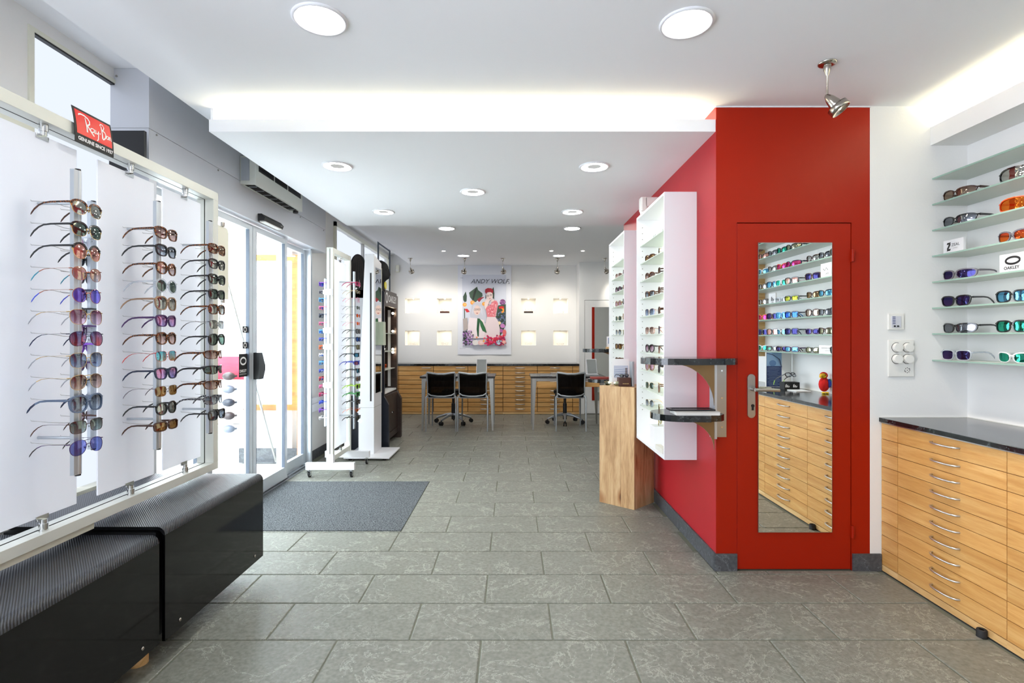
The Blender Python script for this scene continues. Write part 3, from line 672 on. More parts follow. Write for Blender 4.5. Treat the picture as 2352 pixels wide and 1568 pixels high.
FM = {'black': plain('acetate_black', (14, 14, 17), .2, clear=.4), 'tort': spots('acetate_tortoise', (44, 24, 16), (150, 84, 36), 220, .2), 'gold': plain('metal_gold', (206, 176, 122), .2, 1),
      'steel': plain('metal_steel', (180, 184, 190), .2, 1), 'copperm': plain('metal_copper', (176, 112, 90), .25, .9), 'dblue': plain('acetate_navy', (30, 40, 66), .22), 'bgrey': plain('acetate_blue_grey', (92, 108, 134), .2),
      'clear': glassy('acetate_clear', (232, 236, 240), .2, .05, .25, (235, 238, 242)), 'beige': plain('acetate_beige', (150, 120, 96), .25), 'violet': plain('acetate_violet', (70, 40, 90), .25), 'magenta': plain('acetate_magenta', (190, 30, 96), .3),
      'pink': plain('acetate_pink', (238, 90, 140), .35), 'red': plain('acetate_red', (190, 50, 44), .3), 'teal': plain('tip_teal', (40, 130, 150), .3), 'bluef': plain('acetate_blue', (50, 70, 190), .3), 'lime': plain('acetate_lime', (170, 220, 60), .35),
      'greenf': plain('acetate_green', (40, 150, 60), .35), 'orangef': plain('acetate_orange', (246, 96, 30), .3), 'white': plain('acetate_white', (238, 238, 240), .3), 'brownf': plain('acetate_brown', (70, 40, 28), .2), 'greyf': plain('acetate_grey', (110, 104, 112), .3),
      'leo': spots('acetate_grey_mottled', (30, 32, 38), (150, 150, 156), 260, .2), 'purplef': plain('acetate_purple', (130, 70, 190), .3), 'skyf': plain('acetate_sky_blue', (90, 160, 225), .3), 'dred': plain('tip_dark_red', (110, 24, 40), .3)}
FW = dict(black='black', tort='tortoiseshell', gold='gold wire', steel='steel wire', copperm='copper wire', dblue='navy', bgrey='blue-grey', clear='clear', beige='beige', violet='dark violet', magenta='magenta', pink='pink', red='red', bluef='blue', lime='lime green',
          greenf='green', orangef='orange', white='white', brownf='dark brown', greyf='grey', leo='mottled grey', purplef='purple', skyf='sky blue', dred='dark red')
KW = dict(club='half-rim', round='round', panto='rounded', square='square', way='squarish', avi='teardrop', rect='narrow', wrap='wraparound', oval='oval', shield='single-shield', big='large')
LW = dict(silver='silver mirror', green='green', copper='copper mirror', copblue='copper to blue', violetblue='violet-blue', plum='plum', redlens='red', bluegrad='graded blue', browngrad='graded brown', greygrad='graded grey', greengrad='graded green-grey', bluelens='blue',
          brown='brown', grey='grey', pinkblue='pink-blue mirror', tealorange='teal and orange', amber='amber', darkgreen='dark green', fire='fiery red', ice='ice blue', jade='jade green', purple='purple', magenta='magenta', clear='clear', yellow='yellow', blue='blue', orange='orange', olive='olive', rose='rose')
def specs(kind, build, fcol, lens, where, loc, rot, group, acc=None, tip=None, cat='sunglasses', base=False, tilt=0, sc=1.0):
    fm, lm, tm = spec_meshes(kind, build); hz, zt = LIFT[(kind, build)]; hz *= sc
    word = 'spectacles' if lens == 'clear' else 'sunglasses'
    lab = '%s %s %s, %s' % (FW[fcol], KW[kind], word, where) if lens == 'clear' else '%s %s sunglasses, %s lenses, %s' % (FW[fcol], KW[kind], LW[lens], where)
    z = loc[2]+(hz if base else 0)
    if len(lab.replace('-', ' ').split()) > 16: lab = lab.replace('graded ', '').replace('aluminium ', '')
    if len(lab.replace('-', ' ').split()) > 16: print('LONG', lab)
    t = thing('spectacles' if lens == 'clear' else 'sunglasses', lab, 'glasses', (loc[0], loc[1], z), group)
    t.rotation_euler = (tilt, 0, rot); t.scale = (sc, sc, sc)
    def put(name, me, mats):
        o = bpy.data.objects.new(name, me); COL.objects.link(o); o.parent = t
        for k, m_ in enumerate(mats):
            if k < len(o.material_slots): o.material_slots[k].link = 'OBJECT'; o.material_slots[k].material = m_
        return o
    put('frame', fm, [FM[fcol], FM[acc or ('gold' if build == 'club' else 'steel')]])
    for l_ in lm: put('lens', l_, [LM[lens]])
    for q in tm: put('temple', q, [FM[fcol], FM[tip or fcol]])
    return t

# ================================================================== BIG EYEWEAR DISPLAY, LEFT
R90 = math.pi/2
XF = -1.60; XP = -1.64
dr = thing('eyewear_display', 'long pale aluminium display frame carrying frosted panels above the black bench', 'display', (XF-.05, 1.9, .55))
fb = MB().box(XF-.09, XF, 1.0, 2.81, 2.023, 2.067).box(XF-.09, XF, 1.0, 2.81, .572, .611).box(XF-.09, XF, 2.766, 2.81, .611, 2.023).box(XF-.09, XF, 1.0, 1.04, .611, 2.023)
obj('frame_bar', fb, M['frame'], dr, .001)
fb = MB().box(XF-.05, XF-.046, 1.04, 2.766, 2.0225, 2.024).box(XF-.05, XF-.046, 1.04, 2.766, .611, .6125).box(XF-.05, XF-.046, 2.7650, 2.7665, .611, 2.023)
obj('groove', fb, M['dark'], dr)
obj('foot_board', MB().box(XF-.10, XF-.02, 1.0, 2.0, .5425, .572), M['cream'], dr)
PAN = [(1.24, 1.545), (1.642, 1.944), (2.043, 2.364), (2.423, 2.718)]
for (a, b) in PAN:
    p = obj('frosted_panel', MB().box(XP-.006, XP, a, b, .656, 1.987), M['frost'], dr, .001)
    c = (a+b)/2
    for z, s_ in ((2.023, -1), (.611, 1)):
        cl = MB().cyl((XP+.012, c, z), (XP+.012, c, z+s_*.026), .0135, n=16).cyl((XP+.012, c, z+s_*.026), (XP+.012, c, z+s_*.040), .010, n=14)
        cl.box(XP+.0005, XP+.0035, c-.018, c+.030, z+s_*.036, z+s_*.052); cl.box(XP-.001, XP+.012, c-.006, c+.006, z+s_*.034, z+s_*.042)
        obj('clamp', cl, M['chrome'], p)
ZK = [1.730-.0737*k for k in range(12)]
def rod(y, x, side, zs, z0, z1, parent_name='eyewear_rod', label='', xp=XP, group=None, d=.138):
    """vertical profile standing off the panel on two arms, with one pair of wire holders per row"""
    t = thing('eyewear_rod', label, 'display rod', (x, y, z0), group)
    obj('profile', MB().cyl((x, y, z0), (x, y, z1), .0105, n=14).box(x-.007-side*.0, x+.007, y-.024, y-.008, z0, z1), M['alu'], t)
    obj('end_cap', MB().cyl((x, y, z1), (x, y, z1+.006), .009, n=12).cyl((x, y, z0-.006), (x, y, z0), .009, n=12), M['black'], t)
    for z in (zs[0]+.016, zs[-1]+.016): obj('standoff_arm', MB().cyl((xp if side > 0 else xp-.006, y, z), (x-side*.008, y, z), .0055, n=10), M['alu'], t)
    h = MB()
    for z in zs:
        for dy in (-.062, .062): h.tube([(x, y+dy*.12, z-.004), (x-side*.02, y+dy*.5, z-.002), (x-side*.03+side*.0, y+dy, z+.004), (x-side*(d-.03), y+dy*.92, z+.009), (x-side*(d-.028), y+dy*.92, z+.013)], .0009, 4)
    obj('wire_holder', h, M['steel'], t); t.children[-1]['kind'] = 'stuff'
    return t
RODS = [(1.786, -1.503, 'left'), (2.200, -1.507, 'middle'), (2.570, -1.503, 'right')]
for y, x, w in RODS:
    zz = ZK if w != 'right' else [1.727-.0742*k for k in range(12)]
    rod(y, x, 1, zz, .81, 1.858, label='aluminium eyewear rod before the %s frosted panel of the big display' % w, group='eyewear rods')
C1 = [('club', 'club', 'tort', 'silver', 'gold', 'brownf'), ('club', 'club', 'black', 'green', 'gold', None), ('round', 'club', 'black', 'copper', 'gold', None), ('panto', 'metal', 'copperm', 'copblue', None, 'teal'), ('round', 'metal', 'copperm', 'violetblue', None, 'bluef'),
      ('big', 'metal', 'gold', 'plum', None, 'steel'), ('avi', 'metal', 'dblue', 'redlens', None, None), ('big', 'metal', 'gold', 'bluegrad', None, 'steel'), ('avi', 'metal', 'gold', 'browngrad', None, 'steel'), ('big', 'plastic', 'bgrey', 'greygrad', None, 'dblue'),
      ('square', 'metal', 'brownf', 'greengrad', None, None), ('avi', 'metal', 'violet', 'bluelens', None, 'black')]
C2 = [('way', 'plastic', 'tort', 'browngrad'), ('way', 'plastic', 'black', 'greygrad'), ('panto', 'plastic', 'tort', 'copblue'), ('round', 'plastic', 'clear', 'green'), ('big', 'plastic', 'beige', 'silver'), ('way', 'plastic', 'violet', 'pinkblue'),
      ('panto', 'plastic', 'tort', 'browngrad'), ('square', 'metal', 'red', 'tealorange'), ('way', 'plastic', 'dblue', 'pinkblue'), ('square', 'metal', 'greyf', 'amber'), ('panto', 'plastic', 'black', 'silver'), ('rect', 'plastic', 'brownf', 'amber')]
C3 = [('square', 'plastic', 'tort', 'brown'), ('way', 'plastic', 'black', 'silver'), ('way', 'plastic', 'black', 'darkgreen'), ('square', 'plastic', 'black', 'green'), ('square', 'plastic', 'tort', 'silver'), ('square', 'metal', 'black', 'silver'), ('avi', 'plastic', 'black', 'green'),
      ('wrap', 'sport', 'tort', 'browngrad'), ('wrap', 'sport', 'black', 'green'), ('wrap', 'sport', 'tort', 'browngrad'), ('wrap', 'sport', 'leo', 'greygrad'), ('square', 'plastic', 'black', 'grey')]
tips2 = {7: 'dred'}
for ci, (col, (yr, xr_, w)) in enumerate(zip((C1, C2, C3), RODS)):
    for k, c in enumerate(col):
        z = ZK[k] if w != 'right' else 1.727-.0742*k
        if w == 'left' and k == 10: z -= .004
        jit = (random.random()-.5)*.10
        specs(c[0], c[1], c[2], c[3], '%s from top on %s display rod' % (ORD[k], w), (xr_+.045, yr-.010, z-.010), R90+jit, 'sunglasses on the %s display rod' % w,
              c[4] if len(c) > 4 else None, c[5] if len(c) > 5 else None, tilt=-.04, sc=1.0)
# window side of the display, seen through the gap between the panels
rod(2.20, -1.785, -1, [1.69-.0737*k for k in range(11)], .81, 1.858, label='aluminium eyewear rod on the window side of the frosted panels', xp=XP, group='eyewear rods')
CR = [('panto', 'plastic', 'clear', 'rose'), ('way', 'plastic', 'black', 'grey'), ('way', 'plastic', 'black', 'plum'), ('big', 'plastic', 'dblue', 'bluegrad'), ('way', 'plastic', 'black', 'greygrad'), ('big', 'plastic', 'violet', 'plum'),
      ('avi', 'plastic', 'purplef', 'plum'), ('way', 'plastic', 'violet', 'rose'), ('panto', 'plastic', 'dblue', 'bluegrad'), ('big', 'plastic', 'bgrey', 'bluegrad'), ('avi', 'plastic', 'brownf', 'rose')]
for k, c in enumerate(CR):
    specs(c[0], c[1], c[2], c[3], '%s from top on window-side rod' % ORD[k], (-1.82, 2.20, 1.68-.0737*k), -R90, 'sunglasses on the window-side rod')
# red logo sign clipped on the top bar
sg = thing('logo_sign', 'small red and black curved sign with white script lettering on the display bar', 'sign', (XF+.01, 1.966, 1.998))
def sgx(v): return XF+.012-.022*max(0, (v-.25))**1.6
def smp(off=0): return lambda u, v: (sgx(v/.130)+off, 1.875+u, 1.998+v)
def plate_mesh(b, u0, u1, v0, v1, off, mi, th=.0015):
    m_ = smp(off); n = 8
    for k in range(n):
        a, c = v0+(v1-v0)*k/n, v0+(v1-v0)*(k+1)/n; b.add([m_(u0, a), m_(u1, a), m_(u1, c), m_(u0, c)], [(0, 1, 2, 3)], mi)
    return b
b = MB(); plate_mesh(b, 0, .182, 0, .130, 0, 0); plate_mesh(b, 0, .182, 0, .130, -.0015, 0)
obj('sign_board', b, [M['print']], sg)
b = MB(); plate_mesh(b, .0085, .1735, .033, .1215, .0006, 0); obj('red_field', b, [M['signred']], sg)
b = MB(); m_ = smp(.0014)
q = lambda pts, w: b.stroke([(.0085+x*.165/100, .033+y*.0885/100) + ((ww,) if ww else ()) for (x, y, *r_) in pts for ww in [r_[0] if r_ else 0]], w, m_)
q([(8, 78, .5), (10, 84), (16, 88), (25, 88), (34, 82), (38, 72), (37, 60), (30, 50)], .0055)
q([(26, 80, .6), (27, 60), (28, 40), (28, 20, 1.2)], .0055); q([(30, 50), (35, 38), (41, 26), (47, 16, 1)], .0055)
q([(49, 44), (45, 48), (40, 46), (37.5, 39), (39, 32), (43, 31), (47, 35), (49, 43)], .0034); q([(49.5, 48), (48.8, 38), (50, 31), (53, 33)], .0036)
q([(53, 48), (53, 37), (56, 33), (59, 38), (61, 48)], .0036); q([(61, 48), (60, 30), (58, 10), (55, 4)], .0042)
q([(64.2, 41), (66.6, 41)], .0055)
q([(71, 78, .8), (72, 60), (72, 40), (72, 22, 1.2)], .0052); q([(68, 78), (71, 87), (77, 87), (80, 78), (77, 66), (73, 61)], .0042); q([(74, 61), (80, 58), (83, 48), (81, 34), (76, 24), (72, 21)], .0050)
q([(90.5, 44), (88, 47), (85, 44), (84, 37), (86, 31), (89, 34), (90.5, 43)], .0032); q([(91, 47), (90.6, 38), (91.5, 31)], .0034); q([(93, 47), (93, 32)], .0034); q([(93, 41), (95.5, 47), (97.5, 43), (97.5, 33), (99, 31)], .0032)
b.text('GENUINE SINCE 1937', .0185, lambda u, v: m_(.012+u, .0105+v), 0, bold=.0006, squeeze=.93)
obj('lettering', b, [M['printw']], sg)
tag(obj('notice_board', MB().box(-2.11, -1.925, 2.70, 2.72, 2.16, 2.366), M['black'], None, .002), 'flat black board fixed under the steel column behind the display frame', 'board')

ps = thing('panel_stand', 'cream rounded panel on a pole behind the right end of the display frame', 'display', (-1.80, 3.0, 0))
obj('pole', MB().cyl((-1.80, 3.0, .01), (-1.80, 3.0, 2.02), .010, n=10), M['alu'], ps); obj('base_disc', MB().cyl((-1.80, 3.0, 0), (-1.80, 3.0, .012), .11, n=24), M['alu'], ps)
rc = [(3.205+.03*math.cos(a), 1.935+.03*math.sin(a)) for a in [k*math.pi/10 for k in range(6)]]
obj('rounded_panel', MB().prism([(3.235, 1.52), ]+rc+[(2.99, 1.965), (2.99, 1.52)], 'x', -1.785, -1.778), M['cream'], ps)
obj('clamp', MB().cyl((-1.78, 3.17, 1.495), (-1.78, 3.17, 1.52), .014, n=12), M['nickel'], ps); obj('clamp', MB().cyl((-1.78, 3.17, 1.965), (-1.78, 3.17, 1.99), .014, n=12), M['nickel'], ps)
struct('trim_5', MB().box(1.120, 1.975, Y1-.004, Y1, ZC-.007, ZC), M['white'])
# ================================================================== BLACK BENCHES
def shell(name, label, xb, zt, y0, y1, r=.032):
    t = thing(name, label, 'bench', (xb-.35, (y0+y1)/2, 0), 'black benches')
    xr = -2.02 if y1 > 2.3 else -2.02; th = .012
    arc = [(xb-r+r*math.sin(a), zt-r+r*math.cos(a)) for a in [k*math.pi/2/8 for k in range(9)]]
    out = [(-2.02, zt)]+arc+[(xb, .10)]
    inn = [(xb-th, .10)]+[(xb-r+(r-th)*math.sin(a), zt-r+(r-th)*math.cos(a)) for a in [k*math.pi/2/8 for k in range(8, -1, -1)]]+[(-2.02, zt-th)]
    n = len(out); body = MB(); poly = out+inn
    vs = [(u, y0, w) for u, w in poly]+[(u, y1, w) for u, w in poly]; N = len(poly)
    for k in range(N):
        front = k == n-2
        body.add([vs[k], vs[(k+1) % N], vs[(k+1) % N+N], vs[k+N]], [(0, 1, 2, 3)], 1 if (n-3 <= k <= n-2) and front else 0, 0 < k < n-2)
    for k in range(n-1):
        j = N-1-k; body.add([vs[k], vs[k+1], vs[j-1], vs[j]], [(3, 2, 1, 0)], 1); body.add([vs[k+N], vs[k+1+N], vs[j-1+N], vs[j+N]], [(0, 1, 2, 3)], 1)
    obj('shell', body, [M['ribbed'], M['blackgloss']], t)
    obj('inner_board', MB().box(-2.0, xb-.05, y0+.02, y1-.03, .10, zt-.03), M['blackmat'], t)
    for y in (y0+.09, y1-.09): obj('stud', MB().ball((xb+.001, y, .135), (.004, .0075, .0075), 10), M['nickel'], t)
    for x, y in (((-1.47, 2.03), (-1.8, 2.0), (-1.6, .7)) if y0 < 1 else ((-1.72, 2.18), (-1.72, 2.65))): obj('wooden_foot', MB().cyl((x, y, 0), (x, y, .10), .034, n=24), M['beech2'], t)
    return t
shell('bench', 'black ribbed bench, far segment with the higher rounded top', -1.351, .545, 2.009, 2.80)
shell('bench', 'black ribbed bench, near segment tucked under the higher one', -1.362, .520, .55, 1.992)

# ================================================================== AIR CURTAIN, SENSOR
ac = thing('air_curtain', 'long pale air curtain unit mounted high over the sliding door', 'heater', (-1.91, 4.15, 2.395))
obj('housing', MB().box(XH, -1.856, 3.735, 4.57, 2.395, 2.60), M['frame'], ac, .004)
obj('end_cap', MB().box(XH+.01, -1.90, 3.731, 3.736, 2.42, 2.585).box(XH, -1.86, 3.7, 3.7005, 2.5, 2.5001), M['alu'], ac)
b = MB()
for (a, c) in ((3.78, 4.02), (4.04, 4.26), (4.28, 4.53)):
    b.box(-1.858, -1.8555, a, c, 2.50, 2.592, 0)
    for k in range(9): b.box(-1.8555, -1.853, a, c, 2.503+k*.010, 2.507+k*.010, 1)
obj('intake_grille', b, [M['dark'], M['black']], ac)
b = MB().box(XH+.025, -1.875, 3.76, 4.50, 2.3935, 2.3955, 0)
for k in range(7): b.box(XH+.03, -1.88, 3.80+k*.11, 3.806+k*.11, 2.3915, 2.3935, 1)
obj('outlet', b, [M['dark'], M['alu']], ac)
obj('control_knob', MB().cyl((-1.90, 4.53, 2.395), (-1.90, 4.53, 2.375), .022, n=18), M['black'], ac)
se = thing('door_sensor', 'black motion sensor bar on the header over the sliding door', 'sensor', (XH+.03, 4.16, 2.185))
obj('housing', MB().prism([(XH, 2.19), (XH+.045, 2.19), (XH+.055, 2.215), (XH+.03, 2.245), (XH, 2.245)], 'y', 4.0, 4.33), M['black'], se, .004)
obj('lens_window', MB().box(XH+.005, XH+.046, 4.02, 4.31, 2.183, 2.1905), M['plastic'], se)
b = MB().text('record', .012, lambda u, v: (XH+.0555, 4.27+u, 2.205+v), 0); obj('lettering', b, [M['printw']], se)

# ================================================================== RIGHT: COUNTER, SHELVES, SWITCHES
ZJ = [.0385]+[.7263-.0752*k for k in range(8, -1, -1)]+[.8136]        # drawer joints from bottom to top
def drawer_unit(w, handles=True, depth=.44, label='', group=None, gap=.0014, hr=.0045, hx=None):
    """local frame: x 0..w, front at y = 0 facing -y"""
    t = thing('drawer_cabinet', label, 'cabinet', (0, 0, 0), group)
    obj('body', MB().box(.001, w-.001, .02, depth, .0385, .8136), M['gapshade'], t)
    obj('plinth', MB().box(0, w, .0, depth, 0.004, .036), M['beech2'], t); obj('plinth_seal', MB().box(0, w, -.001, .01, 0, .004), M['rubber'], t)
    for k in range(10):
        z0, z1 = ZJ[k], ZJ[k+1]; g_ = gap
        d = obj('drawer', MB().box(g_, w-g_, 0, .019, z0+g_, z1-g_), M['beech'], t)
        if handles is True or (handles == 'top' and k == 9):
            c = hx if hx else w/2; zc = z0+(z1-z0)*.60
            pth = [(c-.076, 0, zc), (c-.073, -.014, zc), (c-.055, -.025, zc), (c-.025, -.031, zc), (c+.025, -.031, zc), (c+.055, -.025, zc), (c+.073, -.014, zc), (c+.076, 0, zc)]
            obj('handle', MB().tube(pth, hr, 8), M['handle'], d)
    return t
proto = drawer_unit(.60, label='x', group='drawer cabinets under the granite counter')
where = ['nearest the white wall', 'second from the white wall', 'third from white wall, seen in mirror', 'fourth from the white wall', 'fifth from the white wall']
for k in range(5):
    o = proto if k == 0 else copy_tree(proto)
    o.location = (2.034, 2.72-.60*k, 0); o.rotation_euler = (0, 0, -R90)
    o['label'] = 'beech ten-drawer cabinet under the counter, '+where[k]
o = drawer_unit(.12, False, label='narrow beech filler strip without handles between counter drawers and white wall'); o.location = (2.034, 2.841, 0); o.rotation_euler = (0, 0, -R90)
wt = thing('counter_top', 'long polished black granite counter top over the beech drawers', 'counter', (2.27, 1.2, .816))
obj('slab', MB().box(2.020, XG-.002, -.30, 2.841, .820, .843), M['granite'], wt, .002); obj('metal_strip', MB().box(2.030, 2.06, -.29, 2.841, .8136, .8195), M['steel'], wt)
obj('wall_seal', MB().box(XG-.006, XG-.001, -.30, 2.84, .843, .847).box(2.03, XG, 2.836, 2.841, .843, .846), M['plastic'], wt)
tag(obj('door_stop', MB().lathe([(.009, .03), (.011, .032), (.017, .032), (.019, .029), (.019, .002), (.02, 0), (0, 0)], (2.015, 2.213, 0), 20), M['rubber']), 'small round black rubber door stop on the floor at the counter plinth', 'door stop')
# shelves
SZ = [2.159, 2.0165, 1.875, 1.7325, 1.590, 1.447, 1.306, 1.161]
for k, z in enumerate(SZ):
    t = thing('glass_shelf', 'long glass wall shelf above the counter, %s from the top' % ORD[k], 'shelf', (2.41, 1.7, z-.008), 'glass shelves on the right wall')
    obj('glass_board', MB().box(2.316, XG-.001, .563, 2.841, z-.008, z), M['shelfglass'], t)
    obj('glass_edge', MB().box(2.3135, 2.316, .563, 2.841, z-.008, z), M['glassedge'], t)
tag(obj('end_panel', MB().box(2.30, XG-.001, .54, .558, 1.10, 2.30), M['beech2']), 'beech end panel closing the glass shelves, seen in the door mirror', 'panel')
ck = thing('wall_clock', 'round grey clock with red hands, seen in the door mirror', 'clock', (2.43, .60, 2.15))
obj('dial', MB().cyl((2.443, .575, 2.175), (2.443, .590, 2.175), .044, n=28), flat((128, 122, 112)), ck); obj('hands', MB().tube([(2.443, .592, 2.135), (2.436, .592, 2.175)], .002, 4).tube([(2.443, .592, 2.135), (2.475, .592, 2.172)], .0015, 4), M['signred'], ck)
def shelf_specs(kind, build, f, l, y, k, wh, **kw):
    rot = -R90+kw.pop('turn', .12)
    return specs(kind, build, f, l, wh, (2.34, y, SZ[k]+.001), rot, 'sunglasses on the glass wall shelves', base=True, sc=1.13, **kw)
near = {1: ('wrap', 'sport', 'brownf', 'brown'), 2: ('wrap', 'sport', 'black', 'grey'), 4: ('wrap', 'plastic', 'greyf', 'purple'), 5: ('way', 'plastic', 'black', 'purple'), 6: ('wrap', 'plastic', 'black', 'grey'), 7: ('square', 'plastic', 'clear', 'purple')}
for k, c in near.items(): shelf_specs(*c, 2.725, k, '%s glass shelf from top, nearest the white wall' % ORD[k], turn=.18)
nxt = {1: ('shield', 'sport', 'black', 'silver'), 2: ('shield', 'sport', 'orangef', 'orange'), 3: ('wrap', 'plastic', 'greyf', 'fire'), 5: ('square', 'plastic', 'black', 'ice'), 6: ('square', 'plastic', 'black', 'jade'), 7: ('wrap', 'sport', 'white', 'jade')}
for k, c in nxt.items(): shelf_specs(*c, 2.415, k, '%s glass shelf, cut by the right picture edge' % ORD[k], turn=.10)
MY = [.85, 1.03, 1.19, 1.345, 1.65, 1.81, 1.97]
MIR = {1: [('wrap', 'brownf', 'copper'), ('wrap', 'black', 'grey'), ('wrap', 'black', 'jade'), ('wrap', 'black', 'olive')],
       2: [('wrap', 'white', 'ice'), ('wrap', 'brownf', 'silver'), ('wrap', 'orangef', 'magenta'), ('wrap', 'dblue', 'magenta'), ('wrap', 'brownf', 'silver'), ('wrap', 'black', 'grey'), ('way', 'olive', 'grey')],
       3: [('wrap', 'brownf', 'silver'), ('square', 'dblue', 'ice'), ('square', 'white', 'jade'), ('square', 'black', 'copper'), ('square', 'brownf', 'purple')],
       4: [('wrap', 'brownf', 'silver'), None, ('rect', 'clear', 'clear'), ('rect', 'black', 'yellow'), ('wrap', 'brownf', 'amber'), ('wrap', 'black', 'ice')],
       5: [('wrap', 'orangef', 'magenta'), ('square', 'brownf', 'purple'), ('square', 'skyf', 'ice'), ('square', 'dblue', 'blue'), ('panto', 'brownf', 'brown'), ('wrap', 'black', 'grey'), ('way', 'black', 'grey')],
       6: [('square', 'black', 'purple'), ('square', 'black', 'copper'), ('wrap', 'white', 'ice'), ('square', 'dblue', 'purple'), ('oval', 'violet', 'purple'), ('wrap', 'brownf', 'olive')],
       7: [('wrap', 'white', 'jade'), ('rect', 'black', 'clear'), ('oval', 'brownf', 'purple'), ('rect', 'violet', 'ice'), ('oval', 'olive', 'olive'), None, ('way', 'black', 'grey')]}
FM['olive'] = plain('acetate_olive', (70, 68, 44), .3); FW['olive'] = 'olive'
for k, rowl in MIR.items():
    for j, c in enumerate(rowl):
        if c: shelf_specs(c[0], 'plastic' if c[0] != 'wrap' else 'sport', c[1], c[2], MY[j], k, '%s shelf, %s pair seen in mirror' % (ORD[k], ORD[j]), turn=-.22)
def block_sign(x, y, z, w, h, label, paint, rot=-R90):
    t = thing('shelf_sign', label, 'sign', (x, y, z)); 
    obj('block', MB().box(x-w/2, x+w/2, y-.006, y+.006, z, z+h), M['plasticglass'], t)
    b = MB(); paint(b, lambda u, v: (x-w/2+u, y-.0066, z+v)); obj('lettering', b, [M['print'], flat((150, 150, 150))], t)
    t.rotation_euler = (0, 0, rot); return t
M['plasticglass'] = glassy('white_acrylic', (250, 250, 250), .15, .03, .75, (240, 240, 242))
def zeal(b, mp):
    for (y0_, y1_, s_) in ((.046, .056, 0), (.012, .022, -.0)): b.add([mp(.022, y0_), mp(.044, y0_), mp(.048, y1_), mp(.026, y1_)], [(0, 1, 2, 3)])
    b.add([mp(.022, .022), mp(.034, .022), mp(.048, .046), mp(.036, .046)], [(0, 1, 2, 3)])
    b.text('ZEAL', .021, lambda u, v: mp(.052+u, .034+v), 0, squeeze=1.05); b.text('OPTICS', .008, lambda u, v: mp(.062+u, .020+v), 1)
block_sign(2.345, 2.735, SZ[3]+.001, .125, .070, 'white acrylic block sign with black Z mark on the fourth glass shelf', zeal)
def oak(b, mp):
    b.stroke([(u, v) for u, v in ell(.065, .052, .034, .016, 24)], .010, mp); b.text('OAKLEY', .020, lambda u, v: mp(.022+u, .012+v), 0, bold=.0006)
block_sign(2.345, 2.41, SZ[4]+.001, .13, .085, 'white acrylic block sign with oval logo, cut by the right picture edge', oak)
def tri(b, mp):
    for k, hh in enumerate((.018, .030, .042)): x0 = .030+k*.018; b.add([mp(x0, .022), mp(x0+.013, .022), mp(x0+.013-.004, .022+hh*.8), mp(x0-.006, .022+hh)], [(0, 1, 2, 3)])
    b.text('adidas', .016, lambda u, v: mp(.034+u, .006+v), 0)
block_sign(2.345, 1.035, SZ[4]+.001, .12, .09, 'white block sign with three-stripe mark, seen in the door mirror', tri)
def note(b, mp): b.text('adidas eyewear', .016, lambda u, v: mp(.012+u, .04+v), 1); b.text('polarized lenses', .010, lambda u, v: mp(.012+u, .022+v), 1)
block_sign(2.33, 1.86, SZ[7]+.001, .13, .065, 'small white text card on the lowest glass shelf, seen in mirror', note, -R90-.3)
block_sign(2.345, 1.83, SZ[3]+.001, .13, .105, 'clear white picture block on the fourth shelf, seen in mirror', lambda b, mp: (b.stroke([(.04, .05), (.06, .07), (.08, .05), (.10, .066)], .004, mp), b.text('ZEAL', .018, lambda u, v: mp(.03+u, .02+v), 0)))
# things on the counter that only the door mirror shows
bp_ = thing('poster_board', 'upright blue sea-and-sail poster board on the counter, seen in mirror', 'poster', (2.36, 1.06, .843))
def quadY(b, x0, x1, z0, z1, y, mi): b.add([(x0, y, z0), (x1, y, z0), (x1, y, z1), (x0, y, z1)], [(3, 2, 1, 0)], mi)
obj('board', MB().box(2.27, 2.50, 1.05, 1.062, .844, 1.152), M['printw'], bp_)
b = MB(); quadY(b, 2.275, 2.41, .846, 1.03, 1.0628, 0); quadY(b, 2.275, 2.41, 1.03, 1.15, 1.0628, 1); b.ball((2.33, 1.062, 1.055), (.035, .002, .03), 14, 2)
for k in range(14): z = .855+k*.0125; b.tube([(2.28+.02*random.random(), 1.0632, z), (2.34, 1.0632, z+.006*random.random()), (2.40-.03*random.random(), 1.0632, z)], .0012, 4, 3)
b.tube([(2.41, 1.064, 1.02), (2.39, 1.064, 1.09), (2.33, 1.064, 1.13), (2.275, 1.064, 1.145)], .003, 5, 4); b.tube([(2.40, 1.064, 1.03), (2.375, 1.064, 1.10)], .003, 5, 3)
obj('picture', b, [flat((52, 70, 116)), flat((140, 176, 214)), flat((96, 132, 180)), flat((150, 170, 200)), flat((60, 80, 120))], bp_)
bxk = thing('logo_box', 'small black box with two white three-stripe marks on the counter, seen in mirror', 'box', (2.42, 1.30, .843))
obj('box_body', MB().box(2.31, 2.44, 1.22, 1.30, .843, .905), M['print'], bxk, .001)
b = MB()
for c0 in (2.415, 2.35):
    for k, hh in enumerate((.012, .020, .028)): x0 = c0-k*.012; b.add([(x0, 1.3008, .862), (x0-.009, 1.3008, .862), (x0-.006, 1.3008, .862+hh*.8), (x0+.004, 1.3008, .862+hh)], [(0, 1, 2, 3)])
obj('print', b, M['printw'], bxk)
specs('rect', 'plastic', 'black', 'clear', 'propped on the black logo box, seen in mirror', (2.40, 1.24, .965), math.pi-.5, 'sunglasses on the glass wall shelves', tip='lime', tilt=-.5)
tag(obj('white_booklet', MB().box(2.30, 2.42, 1.36, 1.50, .8435, .850), M['printw'], None, .001), 'flat white booklet on the counter beside the logo box, seen in mirror', 'booklet')
pt = thing('toy_parrot', 'red plush toy parrot with yellow face on the counter, seen in the door mirror', 'toy', (2.455, 1.61, .843))
obj('body', MB().ball((2.458, 1.61, .915), (.040, .034, .058), 16), flat((206, 24, 20), .9), pt)
hd = obj('head', MB().ball((2.455, 1.61, .985), (.030, .028, .028), 16), flat((206, 24, 20), .9), pt)
